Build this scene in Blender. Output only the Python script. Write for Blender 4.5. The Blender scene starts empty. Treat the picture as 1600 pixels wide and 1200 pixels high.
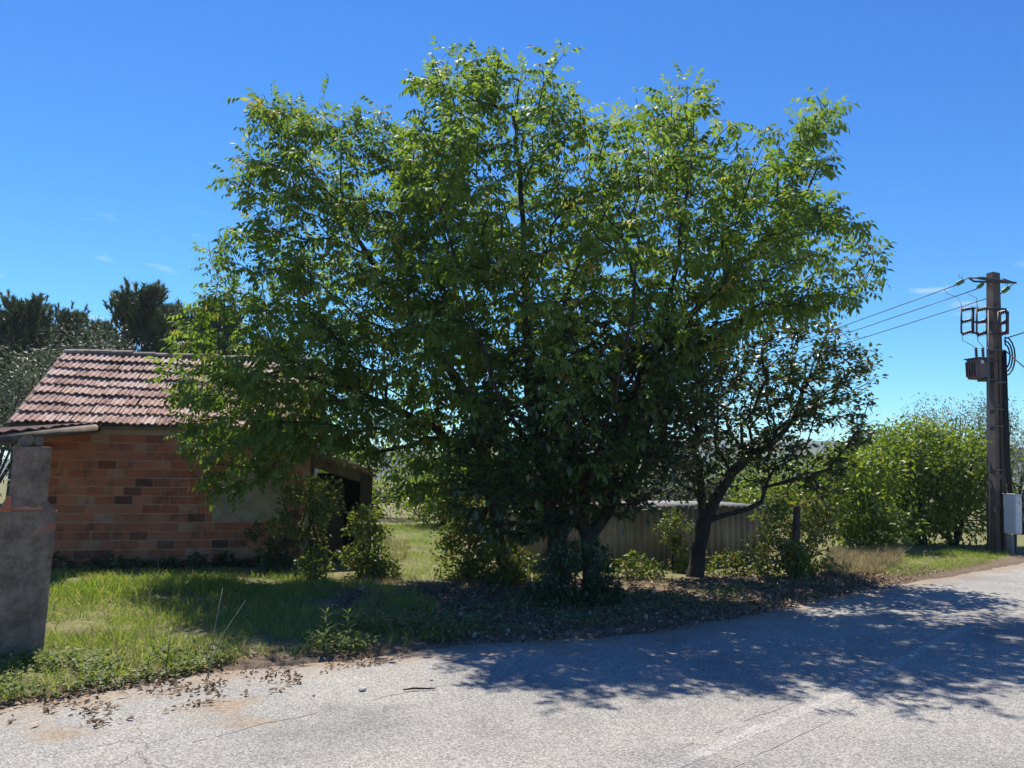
import bpy, bmesh, math
import numpy as np
from mathutils import Matrix, Vector, noise as mnoise

R = math.radians
rng = np.random.default_rng(7)
sc = bpy.context.scene
COL = sc.collection

# ------------------------------------------------------------------ camera
EYE = 1.6
PITCH, ROLL, FPX = R(7.2), R(0.45), 1180.0
cam_d = bpy.data.cameras.new('camera')
cam_d.sensor_width = 36.0
cam_d.lens = 36.0 * FPX / 1600.0
cam_d.clip_start = 0.05
cam_d.clip_end = 6000
cam = bpy.data.objects.new('camera', cam_d)
COL.objects.link(cam)
CAM_R = Matrix.Rotation(R(90) + PITCH, 3, 'X') @ Matrix.Rotation(ROLL, 3, 'Z')
cam.matrix_world = Matrix.Translation((0, 0, EYE)) @ CAM_R.to_4x4()
sc.camera = cam
CR = np.array(CAM_R)

# ------------------------------------------------------------------ world, sun, exposure
SUN = np.array([-0.19, 0.56, 1.0]); SUN /= np.linalg.norm(SUN)
sun_el = math.asin(SUN[2]); sun_az = math.atan2(SUN[0], SUN[1])   # azimuth clockwise from +Y
w = bpy.data.worlds.new('World'); sc.world = w; w.use_nodes = True
wn, wl = w.node_tree.nodes, w.node_tree.links
wn.clear()
wout = wn.new('ShaderNodeOutputWorld'); bg = wn.new('ShaderNodeBackground')
sky = wn.new('ShaderNodeTexSky'); sky.sky_type = 'NISHITA'; sky.sun_disc = False
sky.sun_elevation = sun_el; sky.sun_rotation = sun_az
sky.air_density = 1.0; sky.dust_density = 0.0; sky.ozone_density = 3.0; sky.altitude = 120
hs = wn.new('ShaderNodeVectorMath'); hs.operation = 'MULTIPLY'; hs.inputs[1].default_value = (0.62, 1.06, 1.55)
wl.new(sky.outputs[0], hs.inputs[0])
# deepen the clear-sky gradient evenly all round (zenith deeper, horizon pale), one curve per channel
ss = wn.new('ShaderNodeSeparateXYZ'); sj = wn.new('ShaderNodeCombineXYZ'); wl.new(hs.outputs[0], ss.inputs[0])
for ch, (gam, k_) in enumerate([(1.9, .33), (1.5, .39), (1.0, .80)]):
    pw = wn.new('ShaderNodeMath'); pw.operation = 'POWER'; pw.inputs[1].default_value = gam; wl.new(ss.outputs[ch], pw.inputs[0])
    mk_ = wn.new('ShaderNodeMath'); mk_.operation = 'MULTIPLY'; mk_.inputs[1].default_value = k_; wl.new(pw.outputs[0], mk_.inputs[0]); wl.new(mk_.outputs[0], sj.inputs[ch])
# thin wisps of cloud low over the horizon (direction based, all round the sky)
tc = wn.new('ShaderNodeTexCoord')
mp = wn.new('ShaderNodeMapping'); mp.inputs['Scale'].default_value = (5, 5, 22)
wl.new(tc.outputs['Generated'], mp.inputs['Vector'])
nz = wn.new('ShaderNodeTexNoise'); nz.inputs['Scale'].default_value = 2.3; nz.inputs['Detail'].default_value = 7
wl.new(mp.outputs[0], nz.inputs['Vector'])
cr_ = wn.new('ShaderNodeMapRange'); cr_.inputs['From Min'].default_value = 0.60; cr_.inputs['From Max'].default_value = 0.80
wl.new(nz.outputs['Fac'], cr_.inputs['Value'])
sx = wn.new('ShaderNodeSeparateXYZ'); wl.new(tc.outputs['Generated'], sx.inputs[0])
m1 = wn.new('ShaderNodeMapRange'); m1.inputs['From Min'].default_value = 0.34; m1.inputs['From Max'].default_value = 0.24
wl.new(sx.outputs['Z'], m1.inputs['Value'])
mu = wn.new('ShaderNodeMath'); mu.operation = 'MULTIPLY'
wl.new(cr_.outputs[0], mu.inputs[0]); wl.new(m1.outputs[0], mu.inputs[1])
mu2 = wn.new('ShaderNodeMath'); mu2.operation = 'MULTIPLY'; mu2.inputs[1].default_value = 0.55
wl.new(mu.outputs[0], mu2.inputs[0])
mx = wn.new('ShaderNodeMix'); mx.data_type = 'RGBA'
wl.new(mu2.outputs[0], mx.inputs['Factor']); wl.new(sj.outputs[0], mx.inputs['A'])
mx.inputs['B'].default_value = (8.2, 8.6, 9.0, 1)
wl.new(mx.outputs['Result'], bg.inputs['Color'])
bg.inputs['Strength'].default_value = 0.085
wl.new(bg.outputs[0], wout.inputs['Surface'])

sun_d = bpy.data.lights.new('sun', 'SUN'); sun_d.energy = 5.0; sun_d.angle = R(0.5); sun_d.color = (1.0, 0.94, 0.84)
sun_o = bpy.data.objects.new('sun', sun_d); COL.objects.link(sun_o)
sun_o.location = (0, 0, 30)
sun_o.rotation_euler = Vector(SUN).to_track_quat('Z', 'Y').to_euler()

sc.render.engine = 'CYCLES'
sc.view_settings.view_transform = 'Standard'; sc.view_settings.look = 'None'
sc.view_settings.gamma = 1; sc.view_settings.exposure = 0.66
sc.view_settings.use_curve_mapping = False
sc.cycles.max_bounces = 8; sc.cycles.diffuse_bounces = 4; sc.cycles.transmission_bounces = 4
sc.cycles.transparent_max_bounces = 4; sc.cycles.glossy_bounces = 2
sc.cycles.use_denoising = True
sc.cycles.sample_clamp_indirect = 6

# ------------------------------------------------------------------ photo pixel -> place
def ray(px, py):
    d = CR @ np.array([(px - 800) / FPX, (600 - py) / FPX, -1.0]); return d
def at_z(px, py, z=0.0):
    d = ray(px, py); t = (z - EYE) / d[2]; return np.array([d[0]*t, d[1]*t, z])
def at_y(px, py, y):
    d = ray(px, py); t = y / d[1]; return np.array([d[0]*t, y, EYE + d[2]*t])
def rays(P):
    P = np.asarray(P, float)
    d = np.stack([(P[:, 0]-800)/FPX, (600-P[:, 1])/FPX, -np.ones(len(P))], 1)
    return d @ CR.T
def at_ys(P, y):
    d = rays(P); t = np.asarray(y)/d[:, 1]
    o = d*t[:, None]; o[:, 2] += EYE; return o

# ------------------------------------------------------------------ materials
def nodes(m):
    m.use_nodes = True; return m.node_tree.nodes, m.node_tree.links
def ramp(n, pts, interp='LINEAR'):
    r = n.new('ShaderNodeValToRGB'); r.color_ramp.interpolation = interp
    e = r.color_ramp.elements
    while len(e) < len(pts): e.new(0.5)
    for k, (p, c) in enumerate(pts):
        e[k].position = p; e[k].color = (*c, 1)
    return r
def rough_mat(name, pts, scale=6, detail=8, rough=0.85, bump=0.3, bscale=None, spec=0.25, coord='Object', metal=0.0, stretch=(1, 1, 1), objrand=0.0, nrough=.65):
    m = bpy.data.materials.new(name); n, l = nodes(m); b = n['Principled BSDF']
    tcn = n.new('ShaderNodeTexCoord'); mpn = n.new('ShaderNodeMapping'); mpn.inputs['Scale'].default_value = stretch
    l.new(tcn.outputs[coord], mpn.inputs['Vector'])
    v = mpn.outputs[0]
    if objrand:
        oi = n.new('ShaderNodeObjectInfo'); ad = n.new('ShaderNodeVectorMath'); ad.operation = 'ADD'
        sc3 = n.new('ShaderNodeVectorMath'); sc3.operation = 'SCALE'; sc3.inputs['Scale'].default_value = 37
        cx = n.new('ShaderNodeCombineXYZ'); l.new(oi.outputs['Random'], cx.inputs[0]); l.new(oi.outputs['Random'], cx.inputs[1])
        l.new(cx.outputs[0], sc3.inputs[0]); l.new(mpn.outputs[0], ad.inputs[0]); l.new(sc3.outputs[0], ad.inputs[1]); v = ad.outputs[0]
    nn = n.new('ShaderNodeTexNoise'); nn.inputs['Scale'].default_value = scale; nn.inputs['Detail'].default_value = detail
    nn.inputs['Roughness'].default_value = nrough
    l.new(v, nn.inputs['Vector'])
    r = ramp(n, pts)
    fac = nn.outputs['Fac']
    if objrand:
        a = n.new('ShaderNodeMath'); a.operation = 'MULTIPLY_ADD'
        l.new(oi.outputs['Random'], a.inputs[0]); a.inputs[1].default_value = objrand
        s = n.new('ShaderNodeMath'); s.operation = 'SUBTRACT'; l.new(nn.outputs['Fac'], s.inputs[0]); s.inputs[1].default_value = objrand/2
        l.new(s.outputs[0], a.inputs[2]); fac = a.outputs[0]
    l.new(fac, r.inputs[0]); l.new(r.outputs[0], b.inputs['Base Color'])
    b.inputs['Roughness'].default_value = rough; b.inputs['Specular IOR Level'].default_value = spec
    b.inputs['Metallic'].default_value = metal
    n2 = n.new('ShaderNodeTexNoise'); n2.inputs['Scale'].default_value = bscale or scale*5; n2.inputs['Detail'].default_value = 6
    l.new(v, n2.inputs['Vector'])
    bp = n.new('ShaderNodeBump'); bp.inputs['Strength'].default_value = bump; bp.inputs['Distance'].default_value = 0.02
    l.new(n2.outputs['Fac'], bp.inputs['Height']); l.new(bp.outputs[0], b.inputs['Normal'])
    return m
def leaf_mat(name, pts, rough=0.45, trans=0.35, spec=0.4, tgain=(1.3, 1.45, 0.5)):
    """thin leaf: tint varies leaf by leaf (mesh attribute 'tint' plus a per-object random)"""
    m = bpy.data.materials.new(name); n, l = nodes(m); b = n['Principled BSDF']
    at = n.new('ShaderNodeAttribute'); at.attribute_name = 'tint'
    oi = n.new('ShaderNodeObjectInfo'); ad = n.new('ShaderNodeMath'); ad.operation = 'ADD'; 
    fr = n.new('ShaderNodeMath'); fr.operation = 'FRACT'
    l.new(at.outputs['Fac'], ad.inputs[0]); l.new(oi.outputs['Random'], ad.inputs[1]); l.new(ad.outputs[0], fr.inputs[0])
    r = ramp(n, pts); l.new(fr.outputs[0], r.inputs[0])
    l.new(r.outputs[0], b.inputs['Base Color'])
    b.inputs['Roughness'].default_value = rough; b.inputs['Specular IOR Level'].default_value = spec
    t = n.new('ShaderNodeBsdfTranslucent')
    vm = n.new('ShaderNodeVectorMath'); vm.operation = 'MULTIPLY'; vm.inputs[1].default_value = tgain
    l.new(r.outputs[0], vm.inputs[0]); l.new(vm.outputs[0], t.inputs['Color'])
    ms = n.new('ShaderNodeMixShader'); ms.inputs[0].default_value = trans
    l.new(b.outputs[0], ms.inputs[1]); l.new(t.outputs[0], ms.inputs[2])
    l.new(ms.outputs[0], n['Material Output'].inputs['Surface'])
    return m

M = {}
M['walnut'] = leaf_mat('walnut_leaf', [(0, (.085, .14, .036)), (.5, (.13, .20, .046)), (.86, (.19, .25, .058)), (.97, (.27, .265, .07)), (1, (.30, .20, .08))], rough=.58, trans=.5, spec=.35, tgain=(1.66, 1.72, .58))
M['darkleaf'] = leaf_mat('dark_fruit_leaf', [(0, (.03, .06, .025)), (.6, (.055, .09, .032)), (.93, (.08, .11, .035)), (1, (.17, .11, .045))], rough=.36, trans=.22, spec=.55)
M['quince'] = leaf_mat('small_round_leaf', [(0, (.035, .06, .018)), (.6, (.06, .09, .022)), (.88, (.10, .12, .03)), (1, (.20, .13, .05))], rough=.38, trans=.28, spec=.5)
M['bright'] = leaf_mat('bright_shrub_leaf', [(0, (.11, .16, .024)), (.5, (.18, .235, .036)), (1, (.26, .285, .05))], rough=.45, trans=.40)
M['olive'] = leaf_mat('olive_leaf', [(0, (.085, .105, .065)), (.5, (.12, .14, .085)), (1, (.20, .21, .14))], rough=.5, trans=.2, tgain=(1, 1.1, .7))
M['bramble'] = leaf_mat('bramble_leaf', [(0, (.08, .12, .03)), (.6, (.15, .18, .05)), (.9, (.24, .21, .08)), (1, (.28, .16, .08))], rough=.5, trans=.42)
M['needle'] = leaf_mat('pine_needle', [(0, (.045, .075, .03)), (.6, (.065, .10, .038)), (1, (.10, .13, .055))], rough=.55, trans=.15)
M['grass'] = leaf_mat('grass_blade', [(0, (.12, .21, .028)), (.55, (.20, .29, .05)), (.84, (.29, .33, .09)), (1, (.48, .42, .24))], rough=.55, trans=.5, spec=.2, tgain=(1.35, 1.35, .6))
M['drygrass'] = leaf_mat('dry_grass_blade', [(0, (.20, .17, .08)), (.5, (.32, .26, .13)), (1, (.42, .35, .20))], rough=.7, trans=.3, tgain=(1.1, 1.05, .8))
M['weed'] = leaf_mat('weed_leaf', [(0, (.10, .14, .04)), (.5, (.17, .21, .07)), (1, (.28, .29, .12))], rough=.6, trans=.4, spec=.2)
M['litter'] = leaf_mat('dead_leaf', [(0, (.10, .06, .035)), (.45, (.20, .13, .08)), (.8, (.32, .23, .15)), (1, (.46, .38, .28))], rough=.75, trans=.12, tgain=(1, .9, .7))
M['bark'] = rough_mat('walnut_bark', [(.3, (.018, .015, .012)), (.55, (.045, .038, .031)), (.8, (.10, .088, .075))], scale=9, stretch=(1, 1, .35), bump=.8, bscale=30)
M['pinebark'] = rough_mat('pine_bark', [(.3, (.05, .035, .028)), (.7, (.13, .09, .07))], scale=8, bump=.6)
M['twig'] = rough_mat('dry_twig', [(.3, (.16, .13, .10)), (.7, (.34, .30, .25))], scale=12, bump=.3)
M['concrete'] = rough_mat('old_concrete', [(.25, (.12, .11, .10)), (.5, (.24, .22, .20)), (.75, (.36, .34, .31))], scale=4, bump=.5, bscale=45)
M['polecon'] = rough_mat('pole_concrete', [(.25, (.085, .062, .05)), (.5, (.125, .095, .078)), (.8, (.19, .15, .125))], scale=3, bump=.35, bscale=60)
M['mortar'] = rough_mat('mortar', [(.3, (.34, .21, .15)), (.6, (.46, .32, .235)), (.8, (.52, .42, .33))], scale=7, bump=.6, bscale=50)
M['plaster'] = rough_mat('cement_patch', [(.32, (.20, .15, .10)), (.5, (.33, .265, .19)), (.66, (.44, .36, .27))], scale=3, bump=.7, bscale=40, nrough=.8)
M['tile'] = rough_mat('clay_tile', [(.22, (.16, .095, .075)), (.42, (.38, .24, .185)), (.6, (.50, .35, .28)), (.8, (.56, .46, .40))], scale=7, bump=.25, objrand=.35, rough=.9)
M['ridge'] = rough_mat('mossy_ridge', [(.25, (.13, .10, .08)), (.5, (.27, .22, .18)), (.75, (.42, .36, .30))], scale=9, bump=.4, objrand=.3)
M['timber'] = rough_mat('grey_timber', [(.3, (.10, .08, .062)), (.6, (.20, .165, .13)), (.8, (.30, .26, .215))], scale=5, stretch=(1, .12, 1), bump=.5, bscale=20)
M['logend'] = rough_mat('log_end', [(.3, (.11, .085, .06)), (.7, (.24, .195, .15))], scale=10, bump=.5)
M['redsheet'] = rough_mat('rusty_sheet', [(.3, (.05, .02, .016)), (.7, (.10, .04, .03))], scale=5, bump=.2)
M['fibre'] = rough_mat('fibre_cement', [(.25, (.22, .16, .105)), (.5, (.34, .26, .18)), (.75, (.45, .37, .28))], scale=2.2, bump=.2, objrand=.2)
M['fibretop'] = rough_mat('weathered_fibre_cement', [(.25, (.13, .125, .115)), (.7, (.27, .26, .24))], scale=3, bump=.2)
M['metal'] = rough_mat('grey_steel', [(.3, (.10, .10, .105)), (.7, (.16, .16, .165))], scale=8, bump=.08, rough=.5, spec=.5)
M['darkmetal'] = rough_mat('dark_steel', [(.3, (.035, .035, .04)), (.7, (.07, .07, .075))], scale=8, bump=.08, rough=.5, spec=.5)
M['cable'] = rough_mat('black_cable', [(.3, (.012, .012, .014)), (.7, (.022, .022, .025))], scale=8, bump=0, rough=.5)
M['trafo'] = rough_mat('transformer_paint', [(.3, (.12, .085, .085)), (.7, (.17, .125, .12))], scale=5, bump=.08, rough=.5, spec=.4)
M['porcelain'] = rough_mat('brown_porcelain', [(.3, (.05, .022, .018)), (.7, (.075, .035, .028))], scale=8, bump=0, rough=.25, spec=.5)
M['greenglass'] = rough_mat('green_insulator', [(.3, (.05, .17, .09)), (.7, (.09, .27, .14))], scale=8, bump=0, rough=.2, spec=.5)
M['boxpaint'] = rough_mat('meter_box_paint', [(.3, (.42, .45, .48)), (.7, (.50, .53, .56))], scale=3, bump=.03, rough=.45, spec=.4)
M['yellow'] = rough_mat('warning_yellow', [(.3, (.75, .48, .03)), (.7, (.82, .55, .05))], scale=3, bump=0, rough=.4)
M['white'] = rough_mat('white_paint', [(.3, (.72, .72, .70)), (.7, (.82, .82, .80))], scale=3, bump=0, rough=.5)
M['black'] = rough_mat('black_print', [(.3, (.02, .02, .02)), (.7, (.03, .03, .03))], scale=3, bump=0, rough=.5)
M['stone'] = rough_mat('pale_stone', [(.3, (.35, .33, .30)), (.7, (.60, .58, .54))], scale=20, bump=.3)
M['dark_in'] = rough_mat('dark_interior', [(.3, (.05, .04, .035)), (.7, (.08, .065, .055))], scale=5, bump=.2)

# brick: hollow clay brick with fine horizontal ribs, a colour of its own for each brick, mortar smears
def brick_mat():
    m = bpy.data.materials.new('hollow_brick'); n, l = nodes(m); b = n['Principled BSDF']
    oi = n.new('ShaderNodeObjectInfo')
    r = ramp(n, [(0, (.13, .065, .05)), (.04, (.24, .10, .07)), (.10, (.58, .175, .095)), (.5, (.70, .235, .13)), (.85, (.76, .31, .185)), (1, (.66, .37, .24))])
    l.new(oi.outputs['Random'], r.inputs[0])
    tcn = n.new('ShaderNodeTexCoord'); g = n.new('ShaderNodeNewGeometry')
    nn = n.new('ShaderNodeTexNoise'); nn.inputs['Scale'].default_value = 2.6; nn.inputs['Detail'].default_value = 9; nn.inputs['Roughness'].default_value = .7
    l.new(g.outputs['Position'], nn.inputs['Vector'])
    mr = n.new('ShaderNodeMapRange'); mr.inputs['From Min'].default_value = .52; mr.inputs['From Max'].default_value = .72; mr.inputs['To Max'].default_value = .6
    l.new(nn.outputs['Fac'], mr.inputs['Value'])
    mxn = n.new('ShaderNodeMix'); mxn.data_type = 'RGBA'; mxn.inputs['B'].default_value = (.42, .31, .21, 1)
    l.new(mr.outputs[0], mxn.inputs['Factor']); l.new(r.outputs[0], mxn.inputs['A'])
    # uneven dark brown blotches, scattered by noise over all the bricks
    n3 = n.new('ShaderNodeTexNoise'); n3.inputs['Scale'].default_value = 3.5; n3.inputs['Detail'].default_value = 6
    l.new(g.outputs['Position'], n3.inputs['Vector'])
    mr3 = n.new('ShaderNodeMapRange'); mr3.inputs['From Min'].default_value = .5; mr3.inputs['From Max'].default_value = .68; mr3.inputs['To Max'].default_value = .6
    l.new(n3.outputs['Fac'], mr3.inputs['Value'])
    mx3 = n.new('ShaderNodeMix'); mx3.data_type = 'RGBA'; mx3.inputs['B'].default_value = (.14, .075, .055, 1)
    l.new(mr3.outputs[0], mx3.inputs['Factor']); l.new(mxn.outputs['Result'], mx3.inputs['A'])
    l.new(mx3.outputs['Result'], b.inputs['Base Color'])
    wv = n.new('ShaderNodeTexWave'); wv.bands_direction = 'Z'; wv.inputs['Scale'].default_value = 16; wv.inputs['Distortion'].default_value = .3
    l.new(tcn.outputs['Object'], wv.inputs['Vector'])
    n2 = n.new('ShaderNodeTexNoise'); n2.inputs['Scale'].default_value = 60; n2.inputs['Detail'].default_value = 4
    l.new(g.outputs['Position'], n2.inputs['Vector'])
    ad = n.new('ShaderNodeMath'); ad.operation = 'ADD'; l.new(wv.outputs['Fac'], ad.inputs[0]); l.new(n2.outputs['Fac'], ad.inputs[1])
    bp = n.new('ShaderNodeBump'); bp.inputs['Strength'].default_value = .9; bp.inputs['Distance'].default_value = .016
    l.new(ad.outputs[0], bp.inputs['Height']); l.new(bp.outputs[0], b.inputs['Normal'])
    b.inputs['Roughness'].default_value = .85; b.inputs['Specular IOR Level'].default_value = .2
    return m
M['brick'] = brick_mat()

# ------------------------------------------------------------------ object helpers
def link(o, parent=None):
    COL.objects.link(o)
    if parent is not None: o.parent = parent
    return o
def tag(o, label=None, cat=None, group=None, kind=None):
    if label: o['label'] = label
    if cat: o['category'] = cat
    if group: o['group'] = group
    if kind: o['kind'] = kind
    return o
def empty(name, loc, label, cat, group=None, rz=0.0):
    o = bpy.data.objects.new(name, None); o.empty_display_size = .2
    link(o); o.location = tuple(float(c) for c in loc); o.rotation_euler = (0, 0, rz)
    return tag(o, label, cat, group)
def mesh_np(name, V, F, tint=None, smooth=False):
    """V (n,3), F (m,k) equal-sided faces"""
    V = np.ascontiguousarray(V, np.float32); F = np.ascontiguousarray(F, np.int32)
    me = bpy.data.meshes.new(name)
    k = F.shape[1]
    me.vertices.add(len(V)); me.vertices.foreach_set('co', V.ravel())
    me.loops.add(F.size); me.loops.foreach_set('vertex_index', F.ravel())
    me.polygons.add(len(F)); me.polygons.foreach_set('loop_start', np.arange(0, F.size, k, dtype=np.int32))
    if smooth: me.polygons.foreach_set('use_smooth', np.ones(len(F), bool))
    if tint is not None:
        a = me.attributes.new('tint', 'FLOAT', 'POINT'); a.data.foreach_set('value', np.ascontiguousarray(tint, np.float32))
    me.update(calc_edges=True)
    return me
def obj(name, me, mat, parent=None):
    o = bpy.data.objects.new(name, me)
    if mat is not None and not me.materials: me.materials.append(mat)
    return link(o, parent)
def mk(name, V, F, mat, parent=None, smooth=False):
    me = bpy.data.meshes.new(name); me.from_pydata([tuple(map(float, v)) for v in V], [], [tuple(map(int, f)) for f in F]); me.update()
    if smooth:
        for p in me.polygons: p.use_smooth = True
    return obj(name, me, mat, parent)
class MB:
    """collects shapes of ONE part"""
    def __init__(s): s.bm = bmesh.new()
    def box(s, c, size, rot=None, bevel=0.0):
        r = bmesh.ops.create_cube(s.bm, size=1.0)['verts']
        mt = Matrix.Translation(Vector([float(a) for a in c])) @ (rot.to_4x4() if rot is not None else Matrix.Identity(4)) @ Matrix.Diagonal((*[float(a) for a in size], 1))
        bmesh.ops.transform(s.bm, matrix=mt, verts=r)
        if bevel:
            es = list({e for v in r for e in v.link_edges})
            bmesh.ops.bevel(s.bm, geom=es, offset=bevel, segments=1, affect='EDGES')
        return s
    def tube(s, pts, rad, n=8, cap=True):
        pts = [Vector([float(a) for a in p]) for p in pts]
        rads = rad if hasattr(rad, '__len__') else [rad]*len(pts)
        rings = []
        up0 = Vector((.31, .22, .93))
        for i, p in enumerate(pts):
            d = (pts[min(i+1, len(pts)-1)] - pts[max(i-1, 0)]).normalized()
            u = d.cross(up0)
            if u.length < .1: u = d.cross(Vector((1, 0, 0)))
            u.normalize(); v = d.cross(u)
            rings.append([s.bm.verts.new(p + (u*math.cos(2*math.pi*k/n) + v*math.sin(2*math.pi*k/n))*rads[i]) for k in range(n)])
        for a, b in zip(rings, rings[1:]):
            for k in range(n):
                f = s.bm.faces.new((a[k], a[(k+1) % n], b[(k+1) % n], b[k])); f.smooth = True
        if cap:
            s.bm.faces.new(rings[0][::-1]); s.bm.faces.new(rings[-1])
        return s
    def poly(s, pts, faces):
        vs = [s.bm.verts.new([float(a) for a in p]) for p in pts]
        for f in faces: s.bm.faces.new([vs[i] for i in f])
        return s
    def build(s, name, mat, parent=None):
        me = bpy.data.meshes.new(name); bmesh.ops.recalc_face_normals(s.bm, faces=s.bm.faces)
        s.bm.to_mesh(me); s.bm.free()
        return obj(name, me, mat, parent)

# ------------------------------------------------------------------ leaf templates and scatter
def leaflet(L, W, droop=.25, fold=.25, nseg=1):
    """one leaf along +X, 4 triangles, folded at the midrib and bent down"""
    V = np.array([[0, 0, 0], [L*.45, W*.5, fold*W*.5 - droop*L*.2], [L*.48, 0, -droop*L*.2], [L*.45, -W*.5, fold*W*.5 - droop*L*.2], [L, 0, -droop*L]])
    F = np.array([[0, 2, 1], [0, 3, 2], [1, 2, 4], [2, 3, 4]])
    return V, F
def rz(a):
    c, s = math.cos(a), math.sin(a); return np.array([[c, -s, 0], [s, c, 0], [0, 0, 1]])
def ry(a):
    c, s = math.cos(a), math.sin(a); return np.array([[c, 0, s], [0, 1, 0], [-s, 0, c]])
def join_t(parts):
    Vs, Fs, o = [], [], 0
    for V, F in parts:
        Vs.append(V); Fs.append(F+o); o += len(V)
    return np.vstack(Vs), np.vstack(Fs)
def compound(nl=7, rach=.24, L=.115, W=.055, seed=0):
    g = np.random.default_rng(seed); parts = []
    npair = nl//2
    for i in range(npair):
        t = (i+1)/(npair+.6); p = np.array([rach*t, 0, -.10*rach*t*t*4*.25])
        for s in (-1, 1):
            V, F = leaflet(L*(.8+.25*t)*g.uniform(.85, 1.1), W*g.uniform(.85, 1.15))
            V = V @ (rz(s*R(g.uniform(50, 75))) @ ry(R(g.uniform(15, 55)))).T + p
            parts.append((V, F))
    V, F = leaflet(L*1.2, W*1.15); parts.append((V @ ry(R(35)).T + np.array([rach, 0, -.025]), F))
    # rachis as a thin strip
    parts.append((np.array([[0, -.003, 0], [0, .003, 0], [rach, 0, -.025]]), np.array([[0, 1, 2]])))
    return join_t(parts)
def norm(a): return a/np.maximum(np.linalg.norm(a, axis=-1, keepdims=True), 1e-9)
def frames(X, up):
    """rotation matrices with x axis along X and z as near to up as can be; columns are axes"""
    X = norm(X); Y = np.cross(up, X)
    bad = np.linalg.norm(Y, axis=1) < 1e-3; Y[bad] = [0, 1, 0]; Y = norm(Y); Z = np.cross(X, Y)
    return np.stack([X, Y, Z], 2)
def scatter(name, templates, P, A, S, tint, mat, parent=None, kind='stuff'):
    """every template (V,F) used for a share of the points; merged into one mesh"""
    n = len(P); which = np.arange(n) % len(templates)
    Vs, Fs, Ts, o = [], [], [], 0
    for k, (V, F) in enumerate(templates):
        idx = np.where(which == k)[0]
        if len(idx) == 0: continue
        VV = np.einsum('nij,vj->nvi', A[idx], V)*S[idx, None, None] + P[idx, None, :]
        FF = F[None]+(np.arange(len(idx))*len(V))[:, None, None] + o
        Vs.append(VV.reshape(-1, 3)); Fs.append(FF.reshape(-1, F.shape[1])); Ts.append(np.repeat(tint[idx], len(V))); o += len(idx)*len(V)
    me = mesh_np(name, np.vstack(Vs), np.vstack(Fs), np.concatenate(Ts))
    ob = obj(name, me, mat, parent)
    if kind: ob['kind'] = kind
    return ob
def rdir(n, g=rng): return norm(g.normal(size=(n, 3)))

def in_poly(P, poly):
    x, y = P[:, 0], P[:, 1]; ins = np.zeros(len(P), bool); n = len(poly)
    for i in range(n):
        x1, y1 = poly[i]; x2, y2 = poly[(i+1) % n]
        c = ((y1 > y) != (y2 > y)) & (x < (x2-x1)*(y-y1)/((y2-y1)+1e-12)+x1); ins ^= c
    return ins
def poly_dist(P, poly):
    d = np.full(len(P), 1e9); poly = np.asarray(poly, float); n = len(poly)
    for i in range(n):
        a, b = poly[i], poly[(i+1) % n]; ab = b-a
        t = np.clip(((P-a)@ab)/(ab@ab+1e-9), 0, 1); d = np.minimum(d, np.linalg.norm(P-(a+t[:, None]*ab), axis=1))
    return d

# ------------------------------------------------------------------ branching
def grow(trunks, att, bf=.32, step=.22, zmin=1.0, g=rng):
    """trunks: list of polylines (first starts at the ground, later ones start on an earlier one).
    Every attractor is joined to the cheapest node; returns node positions, parents and tip ids"""
    P, par, pl, ok = [], [], [], []
    def add(p, q):
        P.append(np.array(p, float)); par.append(q)
        L = 0 if q < 0 else pl[q] + np.linalg.norm(P[-1]-P[q]); pl.append(L); ok.append(P[-1][2] > zmin); return len(P)-1
    for k, line in enumerate(trunks):
        line = [np.array(p, float) for p in line]
        if k == 0: cur = add(line[0], -1)
        else: cur = int(np.argmin([np.linalg.norm(np.array(p)-line[0]) for p in P]))
        for a, b in zip(line, line[1:]):
            m = max(1, int(np.linalg.norm(b-a)/step))
            for i in range(1, m+1): cur = add(a+(b-a)*i/m + g.normal(size=3)*.012, cur)
    top = P[-1]
    fixed = len(P)
    cap = fixed + len(att)*14
    PA = np.zeros((cap, 3)); PL = np.zeros(cap); OK = np.zeros(cap, bool)
    n = fixed; PA[:n] = P; PL[:n] = pl; OK[:n] = ok
    order = np.argsort(np.linalg.norm(att - np.mean(PA[:n][OK[:n]], 0), axis=1))
    tips = []
    for i in order:
        a = att[i]; dv = a - PA[:n]; D = np.linalg.norm(dv, axis=1)
        c = D + bf*PL[:n] + np.where(OK[:n], 0, 50) + .6*np.clip(-dv[:, 2], 0, None)
        q = int(np.argmin(c)); dist = D[q]; m = max(1, int(dist/step))
        m = min(m, 12); b0 = PA[q].copy(); cur = q
        mid = (b0+a)/2 + np.array([0, 0, .10*dist]) + g.normal(size=3)*.05*dist
        for s in range(1, m+1):
            t = s/m; p = (1-t)**2*b0 + 2*t*(1-t)*mid + t*t*a
            if n >= cap: break
            PA[n] = p; PL[n] = PL[cur]+np.linalg.norm(p-PA[cur]); OK[n] = True; par.append(cur); cur = n; n += 1
        tips.append(cur)
    return PA[:n], np.array(par), np.array(tips), fixed
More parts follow.
